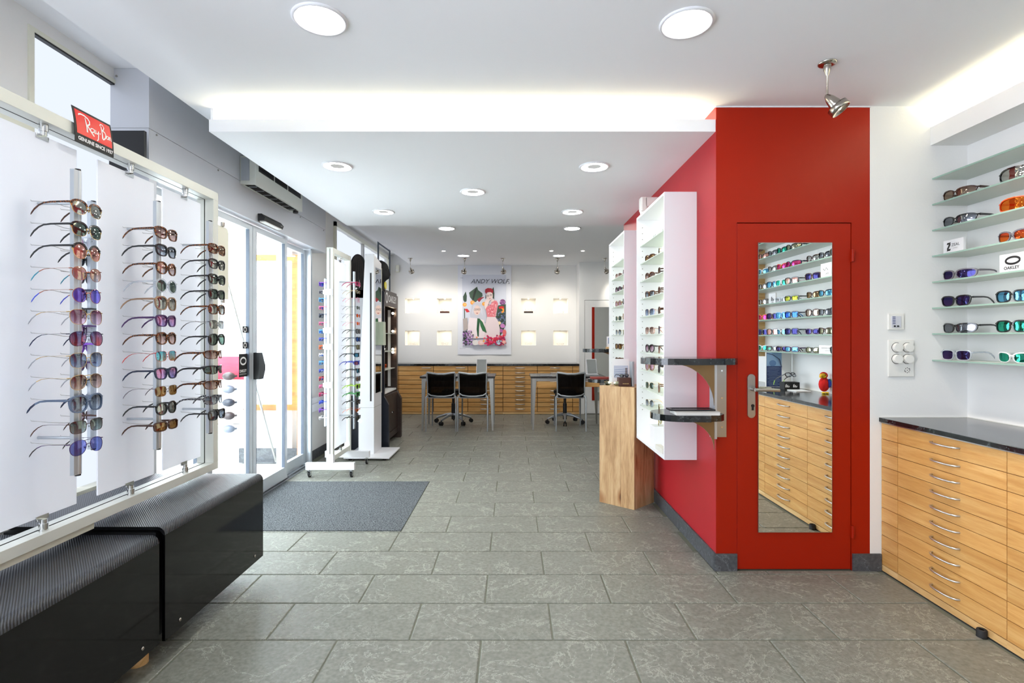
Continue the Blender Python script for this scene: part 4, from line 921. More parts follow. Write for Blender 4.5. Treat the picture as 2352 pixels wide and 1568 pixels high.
obj('face', MB().ball((2.446, 1.620, .984), (.024, .022, .021), 14), flat((238, 196, 30), .9), hd)
obj('beak', MB().tube([(2.435, 1.628, .990), (2.418, 1.636, .988), (2.409, 1.640, .978), (2.408, 1.640, .968)], [.013, .011, .007, .002], 8), flat((240, 186, 40), .7), hd)
obj('eye', MB().ball((2.449, 1.641, .990), .0045, 8), M['print'], hd)
obj('wing', MB().ball((2.485, 1.632, .925), (.014, .02, .036), 10), flat((40, 70, 170), .9), pt); obj('wing_edge', MB().ball((2.490, 1.634, .945), (.010, .014, .016), 8), flat((60, 150, 60), .9), pt)
obj('foot', MB().ball((2.445, 1.628, .850), (.016, .018, .008), 10), flat((238, 196, 30), .9), pt); obj('foot', MB().ball((2.472, 1.628, .850), (.012, .018, .008), 10), flat((238, 196, 30), .9), pt)
# switches on the white wall
sw = thing('thermostat', 'small square white thermostat on the white wall above the dimmer panel', 'thermostat', (2.111, Y1, 1.369))
obj('cover', MB().box(2.068, 2.155, Y1-.010, Y1, 1.325, 1.414), M['plastic'], sw, .003)
b = MB().box(2.083, 2.135, Y1-.013, Y1-.010, 1.338, 1.400, 0)
for k in range(5): b.box(2.088, 2.104, Y1-.0135, Y1-.013, 1.393-k*.009, 1.397-k*.009, 1)
b.cyl((2.098, Y1-.018, 1.345), (2.098, Y1-.013, 1.345), .0045, n=10, mi=2); b.cyl((2.116, Y1-.018, 1.345), (2.116, Y1-.013, 1.345), .0045, n=10, mi=2)
obj('front_plate', b, [flat((206, 206, 214)), flat((60, 70, 120)), M['print']], sw)
dm = thing('dimmer_panel', 'white wall plate with four round dimmer knobs and a perforated field', 'switch', (2.140, Y1, 1.168))
obj('cover', MB().box(2.068, 2.212, Y1-.008, Y1, 1.066, 1.270), M['plastic'], dm, .004)
for i, x in enumerate((2.113, 2.172)):
    for z in (1.228, 1.165): obj('knob', MB().cyl((x, Y1-.028, z), (x, Y1-.008, z), .0235, .0255, n=24), M['plastic'], dm, .002)
    for z in (1.228, 1.165): obj('knob_gap', MB().cyl((x, Y1-.0095, z), (x, Y1-.008, z), .0275, n=24), flat((70, 66, 60)), dm)
b = MB(); 
for (u, w) in ((0, 0), (0, 2), (0, -2), (2, 0), (-2, 0), (1.4, 1.4), (-1.4, 1.4), (1.4, -1.4), (-1.4, -1.4), (2, 1), (-2, -1)): b.box(2.172+u*.0065-.002, 2.172+u*.0065+.002, Y1-.0085, Y1-.0078, 1.103+w*.0065-.002, 1.103+w*.0065+.002)
obj('speaker_hole', b, M['dark'], dm); dm.children[-1]['kind'] = 'stuff'

# ================================================================== WHITE WALL CASES ON THE RED WALL
SZC = [1.958-.1302*k for k in range(10)]
def wall_case(y0, y1, label):
    x0, x1, z0, z1 = .9266, 1.1235, .539, 2.169; t = thing('wall_case', label, 'display case', (1.02, (y0+y1)/2, z0), 'white wall cases'); w = .016
    obj('case_body', MB().box(x0, x1, y0, y0+w, z0, z1).box(x0, x1, y1-w, y1, z0, z1).box(x0, x1, y0+w, y1-w, z0, z0+w).box(x0, x1, y0+w, y1-w, z1-w, z1), M['white'], t)
    obj('light_panel', MB().box(x1-.012, x1-.002, y0+w, y1-w, z0+w, z1-w), M['case'], t)
    for z in SZC: obj('shelf', MB().box(x0+.022, x1-.013, y0+w, y1-w, z-.006, z), M['shelfglass'], t)
    b = MB(); z = .75
    while z < 2.1: b.cyl((x0+.04, y1-w-.002, z), (x0+.04, y1-w+.001, z), .0032, n=6); b.cyl((x0+.04, y0+w+.002, z), (x0+.04, y0+w-.001, z), .0032, n=6); z += .0434
    obj('peg_hole', b, flat((110, 104, 92)), t); t.children[-1]['kind'] = 'stuff'
    return t
wall_case(3.137, 3.839, 'nearer white wall case with lit glass shelves on the red wall')
wall_case(4.262, 4.93, 'farther white wall case with lit glass shelves behind the oak pillar')
pool = [('round', 'metal', 'gold', 'greygrad'), ('panto', 'plastic', 'tort', 'browngrad'), ('big', 'metal', 'copperm', 'bluegrad'), ('round', 'plastic', 'black', 'plum'), ('panto', 'metal', 'gold', 'green'), ('square', 'plastic', 'brownf', 'amber'), ('way', 'plastic', 'tort', 'greygrad'), ('avi', 'metal', 'copperm', 'browngrad'), ('round', 'plastic', 'beige', 'rose')]
for cs, (ya, yb, nm) in enumerate(((3.137, 3.839, 'nearer'), (4.262, 4.93, 'farther'))):
    yy = [yb-.135, (ya+yb)/2-.02, ya+.11]
    for k in range(1, 10 if cs == 0 else 9):
        for j, y in enumerate(yy):
            c = pool[(k*5+j*4+cs*2) % 9]
            specs(c[0], c[1], c[2], c[3], '%s shelf of %s wall case, %s' % (ORD[k], nm, ('left', 'middle', 'right')[j]), (.985, y, SZC[k]+.0005), -R90-.25*(1 if j % 2 else -1), 'sunglasses in the %s wall case' % nm, base=True)
    for j, y in enumerate(yy[:2]):
        t = thing('text_card', 'white text card on top shelf of %s wall case, %s' % (nm, ('left', 'right')[j]), 'card', (1.02, y, SZC[0]), 'white cards in the wall cases')
        obj('card', MB().box(1.02, 1.023, y-.06, y+.06, SZC[0], SZC[0]+.085), M['printw'], t)
        b = MB()
        for u in range(3): b.box(1.0192, 1.0199, y-.045+u*.03, y-.03+u*.03, SZC[0]+.02, SZC[0]+.06)
        obj('print', b, flat((150, 156, 150)), t)
specs('round', 'metal', 'gold', 'olive', 'on the white cube in the nearer case', (1.0, 3.50, .690), -R90-.5, 'sunglasses in the nearer wall case', base=True)
tag(obj('display_block', MB().box(.95, 1.06, 3.45, 3.55, .556, .688), M['white'], None, .001), 'white cube at the foot of the nearer wall case carrying glasses', 'block')
cd = thing('photo_card', 'small leaning photo card at the foot of the nearer wall case', 'card', (.99, 3.28, .556))
obj('card', MB().prism([(.965, .560), (.968, .558), (1.015, .675), (1.012, .677)], 'y', 3.22, 3.34), M['printw'], cd); obj('photo', MB().prism([(.985, .608), (.9855, .608), (1.0095, .668), (1.009, .668)], 'y', 3.235, 3.32), flat((190, 140, 120)), cd)
obj('stand', MB().box(.94, .975, 3.24, 3.38, .556, .585), flat((214, 210, 200)), cd)
sn = thing('motion_detector', 'white motion detector on the red wall above the nearer wall case', 'sensor', (1.09, 3.95, 2.2))
obj('arm', MB().box(1.00, 1.1245, 3.86, 3.92, 2.265, 2.335), M['plastic'], sn, .004); obj('body', MB().box(.965, 1.02, 3.86, 3.93, 2.23, 2.34), M['plastic'], sn, .012); obj('eye', MB().ball((.99, 3.895, 2.228), (.024, .03, .03), 14), M['plastic'], sn)

# ================================================================== GRANITE CORNER SHELVES
def outline_shelf(xl, xr_, yc, ry_f, ry_b):
    p = []; rc = (xr_-xl)
    for k in range(25):                # rounded left end, front side first
        a = math.pi*1.5-math.pi*k/24
        ry = ry_f if math.sin(a) < 0 else ry_b
        p.append((xl+.17+.17*math.cos(a), yc+ry*math.sin(a)))
    return p
def corner_shelf(sgn, yc, names):
    """sgn = 1: shelves at the near corner; -1: mirrored to the rear corner"""
    def Y(v): return yc+sgn*v
    res = []
    for (xl, xr_, zt, rf, wrapx, nm) in ((.712, 1.208, 1.172, .150, 1.208, names[0]), (.765, 1.122, .872, .138, 1.138, names[1])):
        t = thing('granite_shelf', nm, 'shelf', (1.0, Y(0), zt-.033))
        P = [(1.112, .14), (xl+.17, .14)]+[(xl+.17+.17*math.cos(a), (.14 if math.sin(a) > 0 else rf)*math.sin(a)) for a in [math.pi/2+math.pi*k/16 for k in range(1, 16)]]
        P += [(xl+.17, -rf), (xl+.28, -rf*1.02), (wrapx-.09, -rf*.92), (wrapx-.03, -rf*.80), (wrapx, -rf*.55), (wrapx-.004, -.022), (1.112, -.022)]
        if sgn < 0: P = [(u, min(w, .9)) for u, w in P]
        poly = [(u, Y(w)) for u, w in P]
        obj('slab', MB().prism(poly, 'z', zt-.034, zt), M['granite'], t, .002)
        # curved bracket plate under the shelf
        r0 = [(1.100, zt-.035), (max(xl+.17, .85) if xl < .75 else .905, zt-.035)]
        x_, n = r0[1][0], 10; hgt = .225 if xl < .75 else .165
        c = [(x_+(1.100-x_)*math.sin(a), zt-.035-hgt*(1-math.cos(a))) for a in [k*math.pi/2/n for k in range(1, n+1)]]
        y_ = -.035
        obj('bracket', MB().prism([r0[0], r0[1]]+c, 'y', Y(y_)-.004, Y(y_)+.004), M['bronze'], t)
        res.append(t)
    t = thing('corner_bracket', names[2], 'bracket', (1.13, Y(0), .73))
    obj('corner_bar', MB().box(1.100, 1.112, min(Y(-.045), Y(.03)), max(Y(-.045), Y(.03)), .732, 1.137), M['alu'], t)
    pl_ = obj('wall_plate', MB().box(1.112, 1.180, min(Y(-.004), Y(-.0005)), max(Y(-.004), Y(-.0005)), .735, 1.137), M['steel'], t)
    for z in (1.10, .95, .79): obj('screw', MB().cyl((1.154, Y(-.004), z), (1.154, Y(-.007), z), .005, n=8), M['chrome'], pl_)
corner_shelf(1, Y1, ('upper black granite half-round shelf at the near red corner', 'lower black granite half-round shelf under it, carrying magazines', 'stainless corner bracket with screws on the near red corner'))
corner_shelf(-1, 5.19, ('upper black granite shelf at the far end of the red wall', 'lower black granite shelf at the far end of the red wall', 'stainless corner bracket at the far end of the red wall'))
mg = thing('magazine', 'thick pale magazine lying on the lower granite shelf', 'magazine', (.97, 2.79, .872))
obj('pages', MB().box(.866, 1.095, 2.715, 2.83, .8725, .889), flat((214, 212, 208)), mg); obj('cover', MB().box(.864, 1.097, 2.713, 2.83, .889, .891), flat((200, 196, 190), .2), mg)
tr_ = thing('black_tray', 'black framed dark glass tray lying on the magazine', 'tray', (.97, 2.80, .891))
obj('rim', MB().box(.845, 1.085, 2.75, 2.757, .891, .899).box(.845, 1.085, 2.825, 2.832, .891, .899).box(.845, .865, 2.757, 2.825, .891, .899).box(1.078, 1.085, 2.757, 2.825, .891, .899), M['black'], tr_)
obj('dark_glass', MB().box(.865, 1.078, 2.757, 2.825, .892, .896), M['blackgloss'], tr_)
tag(obj('magazine', MB().box(.80, 1.02, 5.20, 5.30, .8725, .884), flat((168, 70, 60))), 'thin red magazine on the far lower granite shelf', 'magazine')
cc = thing('photo_card', 'small card with a photo of two people on the far granite shelf', 'card', (1.0, 5.22, 1.172))
obj('card', MB().box(.955, 1.04, 5.2, 5.206, 1.19, 1.295), M['printw'], cc)
b = MB().box(.968, 1.03, 5.1985, 5.1995, 1.222, 1.283, 0).disc((.985, 5.198, 1.262), .008, 'y', 10, 1, .011).disc((1.013, 5.198, 1.255), .008, 'y', 10, 1, .010).box(.976, .994, 5.1975, 5.1985, 1.224, 1.252, 2).box(1.004, 1.024, 5.1975, 5.1985, 1.224, 1.246, 2)
obj('photo', b, [flat((120, 140, 170)), flat((206, 160, 140)), flat((40, 44, 56))], cc); obj('stand', MB().box(.95, 1.05, 5.19, 5.24, 1.1725, 1.19), M['beech2'], cc)

# ================================================================== OAK PILLAR
PA, PB, PC = Vector((.9096, 3.84)), Vector((.684, 4.034)), Vector((1.107, 4.023)); PD = PB+PC-PA
pil = thing('oak_pillar', 'square pillar of knotty oak planks standing turned before the wall cases', 'pillar', (.895, 3.93, 0))
e1 = (PB-PA).normalized(); e2 = (PC-PA).normalized(); th = .022; HP = .910
def plank(a, b, inn, z0=0, z1=HP):
    p = [a, b, b+inn*th, a+inn*th]; return MB().prism([(v.x, v.y) for v in p], 'z', z0, z1)
def lerp(a, b, t): return a+(b-a)*t
for i, (a, b) in enumerate(((PA, lerp(PA, PB, .375)), (lerp(PA, PB, .379), PB))): obj('plank', plank(a, b, e2), M['oak'], pil, .0008)
A2 = PA+e2*th
for i, (a, b) in enumerate(((A2, lerp(A2, PC, .50)), (lerp(A2, PC, .504), PC))): obj('plank', plank(a, b, e1), M['oak'], pil, .0008)
obj('plank', plank(PB+e2*th, PD, -e1), M['oak'], pil); obj('plank', plank(PC+e1*th, PD-e1*th, -e2), M['oak'], pil)
pp = [PA+(e1+e2)*th, PB-e1*th+e2*th, PD-(e1+e2)*th, PC+e1*th-e2*th]
obj('top_board', MB().prism([(v.x, v.y) for v in pp], 'z', HP-.02, HP-.001), M['oak'], pil)
b = MB()
pf = thing('picture_card', 'white framed seaside picture card standing on the oak pillar', 'picture', (.86, 4.07, HP))
obj('card', MB().box(.790, .925, 4.08, 4.084, HP, HP+.205), M['printw'], pf)
b = MB().box(.806, .918, 4.0785, 4.0795, HP+.055, HP+.152, 0)
for k in range(9): b.tube([(.81, 4.078, HP+.062+k*.008), (.86, 4.078, HP+.066+k*.008), (.915, 4.078, HP+.064+k*.009)], .0012, 4, 1 if k % 2 else 2)
b.box(.895, .912, 4.0775, 4.0785, HP+.06, HP+.135, 3)
obj('photo', b, [flat((196, 204, 218)), flat((140, 156, 190)), flat((226, 230, 238)), flat((120, 110, 110))], pf)
tag(obj('grey_frame', MB().box(.915, .932, 3.93, 4.02, HP, HP+.190), M['silver'], None, .001), 'narrow grey picture frame on the oak pillar, seen edge on', 'frame')
lb = thing('brown_box', 'dark brown leather glasses box on the oak pillar', 'box', (.87, 3.97, HP))
obj('box_body', MB().box(.818, .908, 3.94, 4.02, HP, HP+.066), M['brown'], lb, .002); b = MB()
for k in range(6): b.box(.846+k*.008, .851+k*.008, 3.9393, 3.94, HP+.018, HP+.024)
obj('gold_print', b, FM['gold'], lb)
specs('oval', 'metal', 'gold', 'olive', 'on top of the oak pillar', (.775, 3.985, HP+.001), -.35, None, base=True)
specs('oval', 'plastic', 'black', 'grey', 'on the brown box on the oak pillar', (.862, 3.955, HP+.067), .3, None, base=True, sc=.62)

# ================================================================== ROLLING EYEWEAR RACK
rr = thing('rolling_rack', 'white double-sided eyewear rack on castors beside the entrance mat', 'rack', (-1.67, 4.99, 0))
xa, xb_ = -1.696, -1.638
for nm, y in (('near', 4.74), ('far', 5.235)):
    pole = obj('post', MB().box(xa, xb_, y-.02, y+.02, .136, 2.11), M['frame'], rr, .002)
    if nm == 'near': obj('groove', MB().box(-1.668, -1.664, y-.0215, y-.0195, .22, 2.10), M['dark'], pole); obj('foot_sleeve', MB().box(xa-.002, xb_+.002, y-.024, y+.022, .136, .215), M['white'], pole)
    ft = obj('foot_beam', MB().box(-1.892, -1.444, y-.02, y+.02, .072, .137), M['white'], rr, .002)
    for x in (-1.862, -1.475):
        cs_ = obj('castor', MB().cyl((x, y, .105), (x, y, .062), .009, n=10).box(x-.016, x+.016, y-.014, y+.014, .055, .064).box(x-.014, x-.010, y-.012, y+.026, .018, .060).box(x+.010, x+.014, y-.012, y+.026, .018, .060), M['chrome'], rr)
        obj('wheel', MB().cyl((x-.008, y+.010, .026), (x+.008, y+.010, .026), .026, n=18), M['rubber'], cs_); obj('wheel_hub', MB().cyl((x-.0095, y+.010, .026), (x+.0095, y+.010, .026), .013, n=12), M['plastic'], cs_)
for z0_, z1_ in ((2.062, 2.11), (.15, .195)): obj('cross_bar', MB().box(xa+.005, xb_-.002, 4.76, 5.215, z0_, z1_), M['frame'], rr, .002)
p = obj('frosted_panel', MB().box(-1.672, -1.666, 4.79, 5.185, .24, 2.02), M['frost'], rr)
for z, s_ in ((2.062, -1), (.195, 1)): obj('clamp', MB().cyl((-1.655, 4.985, z), (-1.655, 4.985, z+s_*.03), .012, n=12).box(-1.666, -1.660, 4.96, 5.02, z+s_*.028, z+s_*.05), M['chrome'], p)
for z in (1.70, 1.35, 1.20, .85): obj('side_clip', MB().box(-1.70, -1.635, 4.705, 4.720, z-.028, z+.028).box(-1.725, -1.70, 4.705, 4.712, z-.02, z+.02), M['alu'], rr)
obj('light_strip', MB().box(-1.715, -1.700, 4.71, 4.73, .86, 1.19), M['printw'], rr)
zs2 = [1.805-.0757*k for k in range(18)]
rod(4.985, -1.523, 1, zs2, .405, 1.92, label='aluminium eyewear rod on the room side of the rolling rack', xp=-1.666, group='eyewear rods')
rod(4.985, -1.80, -1, zs2, .43, 1.85, label='aluminium eyewear rod on the wall side of the rolling rack', xp=-1.672, group='eyewear rods')
K1 = [('rect', 'plastic', 'magenta', 'plum'), ('oval', 'metal', 'gold', 'clear'), ('round', 'metal', 'pink', 'clear'), ('oval', 'metal', 'dblue', 'green'), ('oval', 'metal', 'violet', 'fire'), ('oval', 'metal', 'pink', 'orange'), ('way', 'plastic', 'black', 'grey'), ('way', 'plastic', 'dblue', 'blue'), ('way', 'plastic', 'olive', 'olive'),
      ('wrap', 'sport', 'black', 'ice'), ('wrap', 'sport', 'bluef', 'redlens'), ('way', 'sport', 'black', 'ice'), ('way', 'plastic', 'leo', 'brown'), ('way', 'sport', 'lime', 'grey'), ('way', 'sport', 'greenf', 'grey'), ('way', 'sport', 'black', 'grey'), ('oval', 'metal', 'orangef', 'orange'), ('way', 'sport', 'black', 'darkgreen')]
for k, c in enumerate(K1):
    specs(c[0], c[1], c[2], c[3], '%s from top on room side of rolling rack' % ORD[k], (-1.478, 4.975, zs2[k]-.008), R90+(random.random()-.5)*.12, 'glasses on the room side of the rolling rack', sc=.96)
K2 = ['purplef', 'greyf', 'skyf', 'pink', 'dblue', 'pink', 'skyf', 'bluef', 'orangef', 'white', 'skyf', 'bluef', 'red', 'pink', 'magenta', 'bluef', 'purplef', 'white']
for k, c in enumerate(K2):
    specs('oval' if k % 2 else 'way', 'plastic', c, 'grey' if k % 3 else 'blue', '%s from top on wall side of rolling rack' % ORD[k], (-1.845, 4.975, zs2[k]-.008), -R90, 'glasses on the wall side of the rolling rack', sc=.85)
for (x, y, z, w) in ((-1.452, 4.93, .515, 'lower'), (-1.456, 4.93, .60, 'upper')):
    tg = MB().add([(x, y, z), (x+.026, y+.004, z-.028), (x+.004, y+.006, z-.056), (x-.026, y+.002, z-.030)], [(0, 1, 2, 3)]).tube([(x, y, z), (x-.005, y+.01, z+.02)], .0006, 4)
    tag(obj('price_tag', tg, M['printw']), '%s white price tag hanging from glasses low on the rolling rack' % w, 'tag')

# ================================================================== MIRROR STAND, HAIR DISPLAY, DARK VITRINE, BUST
ms = thing('mirror_stand', 'tall white free-standing mirror column with a black slot', 'mirror', (-1.52, 5.64, 0))
obj('base_plate', MB().box(-1.76, -1.28, 5.38, 5.90, .018, .032), M['white'], ms, .004)
for (x, y) in ((-1.70, 5.42), (-1.34, 5.42), (-1.70, 5.86), (-1.34, 5.86)): obj('base_foot', MB().cyl((x, y, 0), (x, y, .018), .018, n=12), M['rubber'], ms)
b = MB(); T = 2.185
b.add([(-1.652, 5.55, .032), (-1.485, 5.55, .032), (-1.485, 5.87, .032), (-1.652, 5.87, .032), (-1.652, 5.55, .62), (-1.485, 5.55, .62), (-1.485, 5.87, .62), (-1.652, 5.87, .62),
       (-1.582, 5.55, T), (-1.485, 5.55, T), (-1.485, 5.87, T-.06), (-1.582, 5.87, T-.06)],
      [(3, 2, 1, 0), (0, 1, 5, 4), (1, 2, 6, 5), (2, 3, 7, 6), (3, 0, 4, 7), (4, 5, 9, 8), (5, 6, 10, 9), (6, 7, 11, 10), (7, 4, 8, 11), (8, 9, 10, 11)])
obj('column', b, M['white'], ms, .003)
obj('slot', MB().box(-1.527, -1.511, 5.547, 5.552, .60, 1.98), M['print'], ms)
obj('seam', MB().box(-1.64, -1.486, 5.5485, 5.551, .530, .533).box(-1.486, -1.4845, 5.55, 5.87, .530, .533), flat((150, 150, 148)), ms)
obj('mirror', MB().box(-1.486, -1.481, 5.60, 5.85, .68, 2.05), M['mirror'], ms); obj('mirror_edge', MB().box(-1.486, -1.479, 5.85, 5.862, .66, 2.07), M['cream'], ms)
obj('brochure_tray', MB().prism([(5.70, 1.20), (5.83, 1.20), (5.815, 1.46), (5.725, 1.46)], 'x', -1.481, -1.425), M['green'], ms, .006)
hs = thing('hair_display', 'dark display figure with long black hair behind the rolling rack', 'display', (-1.79, 5.95, 0))
hp_ = [(-1.86, 1.745)]+[(-1.86+.002, 2.0)]+[(-1.775-.085*math.cos(a), 2.10+.145*math.sin(a)) for a in [k*math.pi/12 for k in range(13)]]+[(-1.69, 2.0), (-1.70, 1.745)]
hh = obj('hair', MB().prism(hp_, 'y', 5.93, 5.97), M['blackmat'], hs, .01)
for k in range(16):
    x = -1.85+k*.0098; pth = [(-1.775+(x+1.775)*.25, 5.928, 2.235), (x*1+(-1.775-x)*.25, 5.922, 2.15), (x, 5.921, 2.02), (x+.004*math.sin(k), 5.922, 1.92), (x-.003, 5.925, 1.83)]
    obj('hair_strand', MB().tube(pth, .0042, 5), flat((26, 22, 22), .35) if k % 3 else flat((58, 44, 38), .35), hh)
obj('glasses_glint', MB().ball((-1.75, 5.92, 1.90), (.006, .004, .05), 8).ball((-1.79, 5.92, 1.85), (.02, .004, .016), 8), M['chrome'], hh)
obj('neck_board', MB().box(-1.86, -1.70, 5.93, 5.96, 1.74, 1.86), M['navy'], hs); obj('white_column', MB().box(-1.85, -1.71, 5.93, 5.96, .62, 1.74), M['white'], hs)
obj('black_base', MB().box(-1.90, -1.69, 5.915, 5.97, .0, .62), M['navy'], hs)

vt = thing('display_cabinet', 'dark wood eyewear vitrine with glass shelves and white lettering on its header', 'cabinet', (-1.70, 6.37, 0))
ya, yb = 6.0, 6.73
b = MB().prism([(-1.96, 0), (-1.435, 0), (-1.435, .50), (-1.489, .60), (-1.489, 1.82), (-1.53, 1.852), (-1.96, 1.852)], 'y', ya, ya+.045)
obj('side_panel', b, M['navy'], vt, .003)
b = MB().prism([(-1.96, 0), (-1.435, 0), (-1.435, .50), (-1.489, .60), (-1.489, 1.82), (-1.53, 1.852), (-1.96, 1.852)], 'y', yb-.075, yb)
obj('side_panel', b, M['darkwood'], vt, .003)
hd_ = obj('header', MB().box(-1.53, -1.487, ya+.045, yb-.075, 1.66, 1.85), M['darkwood'], vt, .003)
b = MB(); m_ = lambda u, v: (-1.4855, 6.05+u, 1.70+v)
b.stroke(ell(.075, .058, .048, .055, 28), .022, m_); b.text('OAKLEY', .115, lambda u, v: m_(.155+u, .018+v), 0, bold=.002, squeeze=.98)
obj('lettering', b, M['printw'], hd_)
obj('back_panel', MB().box(-1.96, -1.945, ya+.045, yb-.075, .64, 1.85), M['mirror'], vt)
obj('base_box', MB().box(-1.94, -1.50, ya+.045, yb-.075, .09, .62), M['darkwood'], vt); obj('base_shelf', MB().box(-1.94, -1.495, ya+.045, yb-.075, .62, .64), M['printw'], vt)
obj('skirt_board', MB().box(-1.50, -1.47, ya+.045, yb-.075, .07, .14), M['darkwood'], vt)
for i, (a, c) in enumerate(((ya+.05, 6.345), (6.351, yb-.08))):
    dd = obj('door', MB().box(-1.50, -1.478, a, c, .145, .60), M['darkwood'], vt, .002)
    obj('knob', MB().ball((-1.47, 6.32 if i == 0 else 6.376, .37), .009, 10), M['chrome'] if i == 0 else M['print'], dd)
obj('top_board', MB().box(-1.94, -1.53, ya+.045, yb-.075, 1.82, 1.845), M['darkwood'], vt)
SV = [.90, 1.12, 1.34]
for z in SV: obj('shelf', MB().box(-1.94, -1.51, ya+.045, yb-.075, z-.008, z), M['shelfglass'], vt)
for z in (1.60, 1.37, 1.14, 1.10): obj('spotlight', MB().cyl((-1.55, yb-.085, z), (-1.53, yb-.105, z-.004), .014, .018, n=12).ball((-1.527, yb-.108, z-.004), .013, 10, 1), [M['nickel'], M['spark']], vt)
obj('light_strip', MB().box(-1.60, -1.565, yb-.085, yb-.08, .66, 1.64), M['printw'], vt)
q = 0
for zi, z in enumerate([.64]+SV):
    for j, y in enumerate((6.15, 6.36, 6.55)):
        c = [('wrap', 'black', 'grey'), ('wrap', 'brownf', 'copper'), ('way', 'black', 'silver'), ('wrap', 'orangef', 'fire')][(zi*3+j*2) % 4]
        specs(c[0], 'sport', c[1], c[2], '%s row from bottom in dark vitrine, %s' % (ORD[zi], ('near', 'middle', 'far')[j]), (-1.60, y, z+.001), R90, 'sunglasses in the dark vitrine', base=True)
bu = thing('mannequin_head', 'matt black mannequin head in profile on top of the dark vitrine', 'mannequin', (-1.60, 6.3, 1.853))
lev = [(0, .055, -.075, .062), (.02, .045, -.062, .055), (.07, .040, -.052, .050), (.11, .044, -.055, .050), (.135, .070, -.060, .050), (.150, .088, -.066, .052), (.175, .092, -.080, .060), (.20, .088, -.092, .068), (.235, .086, -.100, .074), (.27, .090, -.104, .077), (.30, .088, -.104, .077), (.33, .074, -.094, .070), (.355, .046, -.068, .052), (.372, .012, -.024, .020), (.375, 0, -.006, .004)]
bump = {.150: .010, .175: .014, .20: .030, .235: .022, .27: .006}
b = MB(); n = 28; vs = []
for (z, xf, xb2, w) in lev:
    for k in range(n):
        a = 2*math.pi*k/n; c = math.cos(a); x = (xf if c > 0 else -xb2)*c; an = a if a < math.pi else a-2*math.pi
        x += bump.get(z, 0)*math.exp(-(an/.22)**2); vs.append((-1.60+x, 6.3+w*math.sin(a), 1.853+z))
b.add(vs, [(i*n+k, i*n+(k+1) % n, (i+1)*n+(k+1) % n, (i+1)*n+k) for i in range(len(lev)-1) for k in range(n)], 0, True); b.add(vs[:n], [tuple(range(n-1, -1, -1))])
hm = obj('head', b, M['blackmat'], bu)
for s_ in (1, -1): obj('eye', MB().ball((-1.525, 6.3+s_*.032, 2.107), (.010, .015, .008), 10), M['black'], hm); obj('ear', MB().ball((-1.615, 6.3+s_*.076, 2.085), (.018, .008, .030), 10), M['blackmat'], hm)
obj('lip', MB().ball((-1.507, 6.3, 2.020), (.010, .022, .005), 10).ball((-1.508, 6.3, 2.010), (.010, .020, .005), 10), M['blackmat'], hm)
tag(obj('yellow_lens', MB().cyl((-1.50, 6.10, 1.90), (-1.49, 6.10, 1.90), .045, n=20), flat((226, 208, 40), .2)), 'small yellow round disc beside the mannequin head on the vitrine', 'lens')
# hanging frame of dark bars at the left ceiling edge
hf = thing('hanging_frame', 'thin dark grey metal bars hanging from the ceiling edge at the back left', 'frame', (-1.79, 7.25, 2.5))
obj('bar', MB().box(-1.80, -1.785, 6.90, 6.93, 1.70, 2.70), M['sheetdark'] if 'sheetdark' in M else flat((74, 84, 96)), hf); obj('bar', MB().box(-1.80, -1.785, 7.55, 7.58, 1.70, 2.70), flat((74, 84, 96)), hf)
obj('rail', MB().box(-1.80, -1.785, 6.93, 7.55, 2.545, 2.56), flat((74, 84, 96)), hf)
al = thing('alarm_sensor', 'small white alarm sensor high in the left back corner', 'sensor', (-2.0, 9.0, 2.5)); obj('body', MB().box(-2.04, -1.98, 9.03, 9.08, 2.43, 2.56), M['cream'], al, .01); obj('eye', MB().box(-2.03, -1.99, 9.025, 9.03, 2.45, 2.48), M['plastic'], al)

# ================================================================== BACK CABINETS, NICHES, POSTER
edges = [-2.11, -1.905, -1.319, -.744, -.153, .4257, 1.018, 1.13]; YC = 8.667
bprot = {}
for k in range(7):
    w = edges[k+1]-edges[k]; hmode = [False, 'top', 'top', True, True, True, False][k]
    lab = ['narrow beech filler at the left end of the back cabinets', 'beech drawer cabinet of the back row, leftmost, with one handle', 'beech drawer cabinet of the back row, second from left, one handle',
           'beech drawer cabinet of the back row behind the left desk, with ten handles', 'beech drawer cabinet of the back row between the two desks', 'beech drawer cabinet of the back row behind the right desk', 'narrow beech filler at the right end of the back cabinets'][k]
    o = drawer_unit(w, hmode, .42, lab, 'back drawer cabinets', gap=.0042, hr=.0075, hx=(w*.80 if k == 1 else (w*.79 if k == 2 else None))); o.location = (edges[k], YC, 0)
tag(obj('counter_top', MB().box(-2.11, 1.13, YC-.012, YB-.001, .8136, .847), M['granite'], None, .002), 'long black granite top over the back drawer cabinets', 'counter')
nlab = {(0, 0): 'upper niche, first from left', (1, 0): 'upper niche left of the poster', (2, 0): 'upper niche right of the poster', (3, 0): 'upper niche, last on the right', (0, 1): 'lower niche, first from left', (1, 1): 'lower niche left of the poster', (2, 1): 'lower niche right of the poster', (3, 1): 'lower niche, last on the right'}
nk = [('round', 'gold'), ('square', 'gold'), ('way', 'copperm'), ('panto', 'copperm'), ('round', 'copperm'), ('panto', 'gold'), ('oval', 'gold'), ('oval', 'copperm')]
